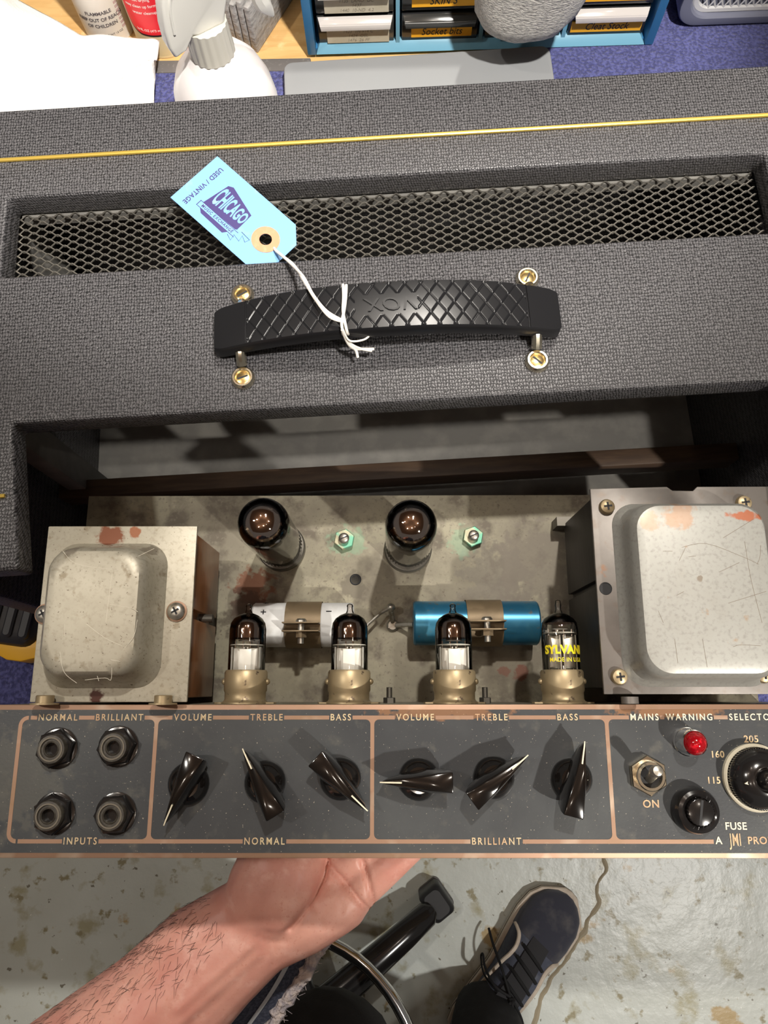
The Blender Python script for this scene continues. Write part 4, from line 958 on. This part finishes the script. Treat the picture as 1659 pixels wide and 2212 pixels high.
# upper arm up to the shoulder, outside the frame
el = PW(-80, 2520, 860)
for p0, p1, r0, r1 in ((el, Vector((-250, -470, 1180)), 42, 52), (Vector((-250, -470, 1180)), Vector((-160, -500, 1230)), 52, 60)):
    ab.ball(tuple(p0), r0, 8); ab.ball(tuple(p1), r1, 8); ab.tube([p0, p1], [r0, r1], 16)
body = obj('body', ab, MT['skin'], pr, True, ang=180)
rmod = body.modifiers.new('skin', 'REMESH'); rmod.mode = 'VOXEL'; rmod.voxel_size = .0018; rmod.use_smooth_shade = True
sm = body.modifiers.new('soften', 'SMOOTH'); sm.factor = .5; sm.iterations = 8
dg = bpy.context.evaluated_depsgraph_get()
bme = bpy.data.meshes.new_from_object(body.evaluated_get(dg)); body.modifiers.clear()
body.data = bme; bme.materials.clear(); bme.materials.append(MT['skin'])
CREASE = [([(706, 1850), (700, 1890), (680, 1935), (650, 1975), (628, 2000)], 4.5, 1.8), ([(708, 1868), (735, 1895), (765, 1930), (797, 1972)], 4.2, 1.7), ([(782, 1855), (790, 1880), (800, 1920), (806, 1955)], 4.0, 1.7),
          ([(585, 2010), (590, 2040), (592, 2085)], 1.0, 1.8), ([(672, 1940), (690, 1968), (700, 2005)], .9, 1.6), ([(560, 2020), (585, 2030), (620, 2030)], .8, 1.8), ([(720, 1905), (735, 1935), (740, 1965)], .8, 1.5), ([(800, 1850), (835, 1858), (860, 1850)], .8, 1.6)]
CR = [([PW(x, y, 898) for x, y in pl], d, w_) for pl, d, w_ in CREASE]
TEND = [([PW(x, y, 895) for x, y in ((560, 2055), (500, 2110), (420, 2180), (330, 2260))], -1.8, 3.5), ([PW(x, y, 895) for x, y in ((545, 2035), (480, 2090), (400, 2160))], -1.2, 3.0)]
def segd(p, a, b):
    ab_ = b-a; t = max(0, min(1, (p-a).dot(ab_)/ab_.length_squared)); return (p-a-ab_*t).length
for v in bme.vertices:
    c = v.co*1000
    if v.normal.z < .1 or c.y > -60 or c.y < -260: continue
    dz = 0; q = Vector((c.x, c.y, 0))
    for pl, d, w_ in CR+TEND:
        m_ = min(segd(q, Vector((a.x, a.y, 0)), Vector((b.x, b.y, 0))) for a, b in zip(pl, pl[1:]))
        if m_ < w_*3: dz += d*math.exp(-(m_/w_)**2)
    if dz: v.co.z -= dz/1000
bme.shade_smooth()
# arm hair
hb = B(); rnd = random.Random(3)
from mathutils.bvhtree import BVHTree
bvh = BVHTree.FromPolygons([v.co*1000 for v in bme.vertices], [tuple(p.vertices) for p in bme.polygons])
A0, A1 = PW(455, 1925, 890), PW(20, 2255, 875)
ax = (A1-A0).normalized(); inn = Vector((-ax.y, ax.x, 0))
if inn.y > 0: inn = -inn
for k in range(1000):
    t = rnd.random(); c = A0.lerp(A1, t)
    w_ = rnd.random(); s_ = 36*w_**3.4-5
    q = c+inn*s_; h_, n_, _, _ = bvh.ray_cast(Vector((q.x, q.y, 1000)), Vector((0, 0, -1)))
    if h_ is None or h_.z < 800: continue
    d = ax*rnd.uniform(.2, 1)+inn*rnd.uniform(-.35, .75)
    d = (d-n_*d.dot(n_)).normalized(); L_ = rnd.uniform(4, 10)
    cv = ax.cross(n_)*rnd.uniform(-1, 1)
    hb.tube([h_-n_*.3, h_+d*L_*.5+n_*1.0+cv, h_+d*L_+n_*rnd.uniform(.1, .9)], [.11, .085, .04], 3, cap=(False, False))
tag(obj('arm_hair', hb, MT['hair'], pr, True), kind='stuff')
# shirt: a hanging front with a frayed hem
h0 = [PW(x, y, z) for x, y, z in ((728, 1975, 842), (700, 2035, 836), (665, 2100, 830), (625, 2160, 826), (585, 2215, 822), (520, 2300, 820), (440, 2380, 820))]
hem = smooth_path(h0, 6)
def shirt_pt(u, v):
    i = u*(len(hem)-1); k = min(int(i), len(hem)-2); p = hem[k].lerp(hem[k+1], i-k)
    inner = p+Vector((-135, -38, 10+40*math.sin(v*PI))); q = p.lerp(inner, v)
    q.z += 4*mnoise.noise((q.x*.03, q.y*.03, 2)); return q
sh_ = obj('shirt', B().grid(40, 20, shirt_pt), MT['plaid'], pr, True, ang=180); sm_ = sh_.modifiers.new('thickness', 'SOLIDIFY'); sm_.thickness = .0018
fr = B()
for s in range(3):
    pth = [p+Vector((rnd.uniform(-2, 2)-s*2.0, rnd.uniform(-2, 2)-s*1.2, rnd.uniform(-.5, 1.5)+1)) for p in hem]
    fr.tube(pth, [rnd.uniform(2.4, 4.4) for _ in pth], 8)
for k in range(160):
    p = hem[rnd.randrange(len(hem))]+Vector((rnd.uniform(-3, 3), rnd.uniform(-3, 3), 1)); d = Vector((rnd.uniform(.1, 1), rnd.uniform(-.6, .6), rnd.uniform(-.4, .6)))
    fr.tube([p, p+d*rnd.uniform(3, 7)], .22, 3, cap=(False, False))
obj('frayed_hem', fr, MT['fray'], sh_)
sh_.children[0].matrix_parent_inverse = Matrix()
for v0, v1, m in ((.14, .17, 'plaidwht'), (.30, .335, 'plaidred')):
    o = obj('check_stripe', B().grid(40, 3, lambda u, v: shirt_pt(u, v0+(v1-v0)*v)+Vector((0, 0, 1.2))), MT[m], sh_)
tor = []
for z, cx_, cy_, rx_, ry_ in ((500, -70, -720, 165, 125), (640, -75, -690, 168, 120), (780, -80, -640, 165, 115), (900, -85, -600, 170, 112), (1020, -90, -575, 182, 112), (1120, -95, -555, 190, 105), (1200, -95, -540, 165, 88), (1245, -95, -530, 105, 68), (1265, -95, -526, 62, 58)):
    tor.append([(cx_+rx_*math.copysign(abs(math.cos(a))**.85, math.cos(a)), cy_+ry_*math.copysign(abs(math.sin(a))**.85, math.sin(a)), z+6*mnoise.noise((a*3, z*.01, 0))) for a in [2*PI*k/32 for k in range(32)]])
obj('shirt_body', B().loft(tor), MT['plaid'], sh_, ang=180)
def limb(name, pts, rs, m, n=20, wr=5):
    pts = smooth_path(pts, 6); rr = []
    for i in range(len(pts)):
        t = i/(len(pts)-1)*(len(rs)-1); k = min(int(t), len(rs)-2); rr.append(rs[k]+(rs[k+1]-rs[k])*(t-k))
    b = B().tube(pts, rr, n)
    b.v = [v+Vector((mnoise.noise(v*.02), mnoise.noise(v*.02+Vector((9, 0, 0))), 0))*wr for v in b.v]
    return obj(name, b, m, pr, True, ang=180)
# shoe (local mm: x to the toe, heel at 0)
toe = PW(1236, 1942, 25); ang_s = R(47)
MSh = T((toe.x-290*math.cos(ang_s))/1000, (toe.y-290*math.sin(ang_s))/1000, 0) @ RZ(ang_s)
MShL = MSh.copy(); MShL.translation = MSh.translation*1000
prof = [(0, 14), (8, 26), (30, 33), (80, 35), (130, 36), (180, 43), (220, 48), (250, 46), (272, 36), (285, 20), (290, 6)]
def wid(x):
    for (a, b), (c, d) in zip(prof, prof[1:]):
        if a <= x <= c: return b+(d-b)*(x-a)/(c-a)
    return prof[-1][1]
def off(x): return 6*math.sin(max(0, (x-120))/170*PI*.7) if x > 120 else 0
def hgt(x):
    tb = [(0, 66), (30, 74), (70, 76), (100, 84), (150, 78), (200, 60), (240, 50), (270, 42), (290, 30)]
    for (a, b), (c, d) in zip(tb, tb[1:]):
        if a <= x <= c: return b+(d-b)*(x-a)/(c-a)
    return 30
def outline(g):
    L_ = [(x, off(x)+wid(x)+g) for x in range(0, 291, 10)]; R_ = [(x, off(x)-wid(x)-g) for x in range(290, -1, -10)]
    out = [(-g, 0)]+[(x+(g if x == 290 else 0), y) for x, y in L_]+[(290+g+2, off(290))]+[(x+(g if x == 290 else 0), y) for x, y in R_]
    return out
def shoe_part(name, b, m, **k): return obj(name, B().add(b.v, b.f, MShL), m, pr, True, **k)
sole = B().prism(outline(6.5), 3, 24); shoe_ = shoe_part('shoe', sole, MT['rubberw'], bevel=3, bang=60)
def sub(name, b, m, **k):
    o = obj(name, B().add(b.v, b.f, MShL), m, shoe_, False, **k); return o
sub('outsole', B().prism(outline(2.2), 0, 3.2), MT['rubberw'])
sub('sole_line', B().prism(outline(6.9), 13, 15.2), MT['tongue'])
def upper(x0, x1, n=18, g=0.):
    loops = []
    for i in range(n+1):
        x = x0+(x1-x0)*i/n; l = []
        for j in range(17):
            a = PI*j/16; c_, s_ = math.cos(a), math.sin(a)
            l.append((x, off(x)+(wid(x)+g)*math.copysign(abs(c_)**.8, c_), 20+(hgt(x)-20+g)*abs(s_)**.72))
        loops.append(l)
    return B().loft(loops, cap=(False, False), closed=False)
sub('quarter', upper(1, 205), MT['canvas'])
sub('toe_cap', upper(196, 290, 18, 1.2), MT['suede'])
sub('heel_counter', upper(1, 62, 8, 1.3), MT['suede'])
tg2 = B(); lp = []
for i in range(13):
    x = 100+105*i/12; w_ = 19-3*i/12
    lp.append([(x, off(x)+w_*q, hgt(x)+3.4-2.6*q*q) for q in (-1, -.5, 0, .5, 1)])
sub('tongue', tg2.loft(lp, cap=(False, False), closed=False), MT['tongue'])
def surf(x, a, g=1.5):
    c_, s_ = math.cos(a), math.sin(a); return (x, off(x)+(wid(x)+g)*math.copysign(abs(c_)**.8, c_), 20+(hgt(x)-20+g)*abs(s_)**.72)
for sgn in (0, 1):
    fa = lambda a: a if sgn == 0 else PI-a
    path = [surf(x, fa(a), 1.4) for x, a in ((30, .30), (60, .28), (90, .30), (120, .40), (142, .58), (160, .80), (176, .90), (190, .80), (196, .55), (198, .3))]
    sub('side_stripe', B().tube(smooth_path(path, 5), 3.4, 8, flat=.7), MT['rubberw'])
for k in range(4):
    x = 118+k*19; lc = [(x, off(x)-24, hgt(x)-3), (x+4, off(x)-10, hgt(x)+5.2), (x+8, off(x)+10, hgt(x)+5.2), (x+10, off(x)+24, hgt(x)-4)]
    sub('lace', B().tube(smooth_path(lc, 5), 2.6, 8, flat=.55), MT['lace'])
for lc in ([(118, 0, 92), (112, 30, 92), (118, 52, 70), (128, 64, 58), (122, 62, 52), (108, 44, 62), (108, 20, 84)], [(118, 0, 92), (92, -26, 92), (70, -58, 62), (62, -64, 58), (84, -62, 52), (104, -34, 80), (116, -4, 92)],
           [(116, 0, 92), (136, 34, 84), (150, 60, 52), (160, 74, 26)], [(114, 2, 93), (120, -3, 96), (108, -3, 92)], [(116, -2, 92), (90, -8, 94), (60, -50, 66), (44, -62, 40)]):
    sub('lace', B().tube(smooth_path(lc, 6), 2.1, 8, flat=.7), MT['lace'])
# trousers
ank = MShL @ Vector((62, 0, 66))
limb('trouser_leg', [ank+Vector((0, 0, -22)), ank+Vector((-4, -14, 40)), ank+Vector((-10, -60, 190)), ank+Vector((-10, -70, 380)), ank+Vector((-40, -190, 440)), ank+Vector((-120, -420, 480))], [52, 56, 66, 78, 84, 98], MT['trouser'])
k0 = PW(770, 2185, 560)
limb('trouser_leg', [Vector((-150, -560, 70)), Vector((-120, -520, 250)), k0+Vector((-30, -62, -30)), k0+Vector((-50, -90, 25)), k0+Vector((-60, -300, 10)), Vector((-20, -690, 560))], [52, 62, 70, 74, 86, 98], MT['trouser'])
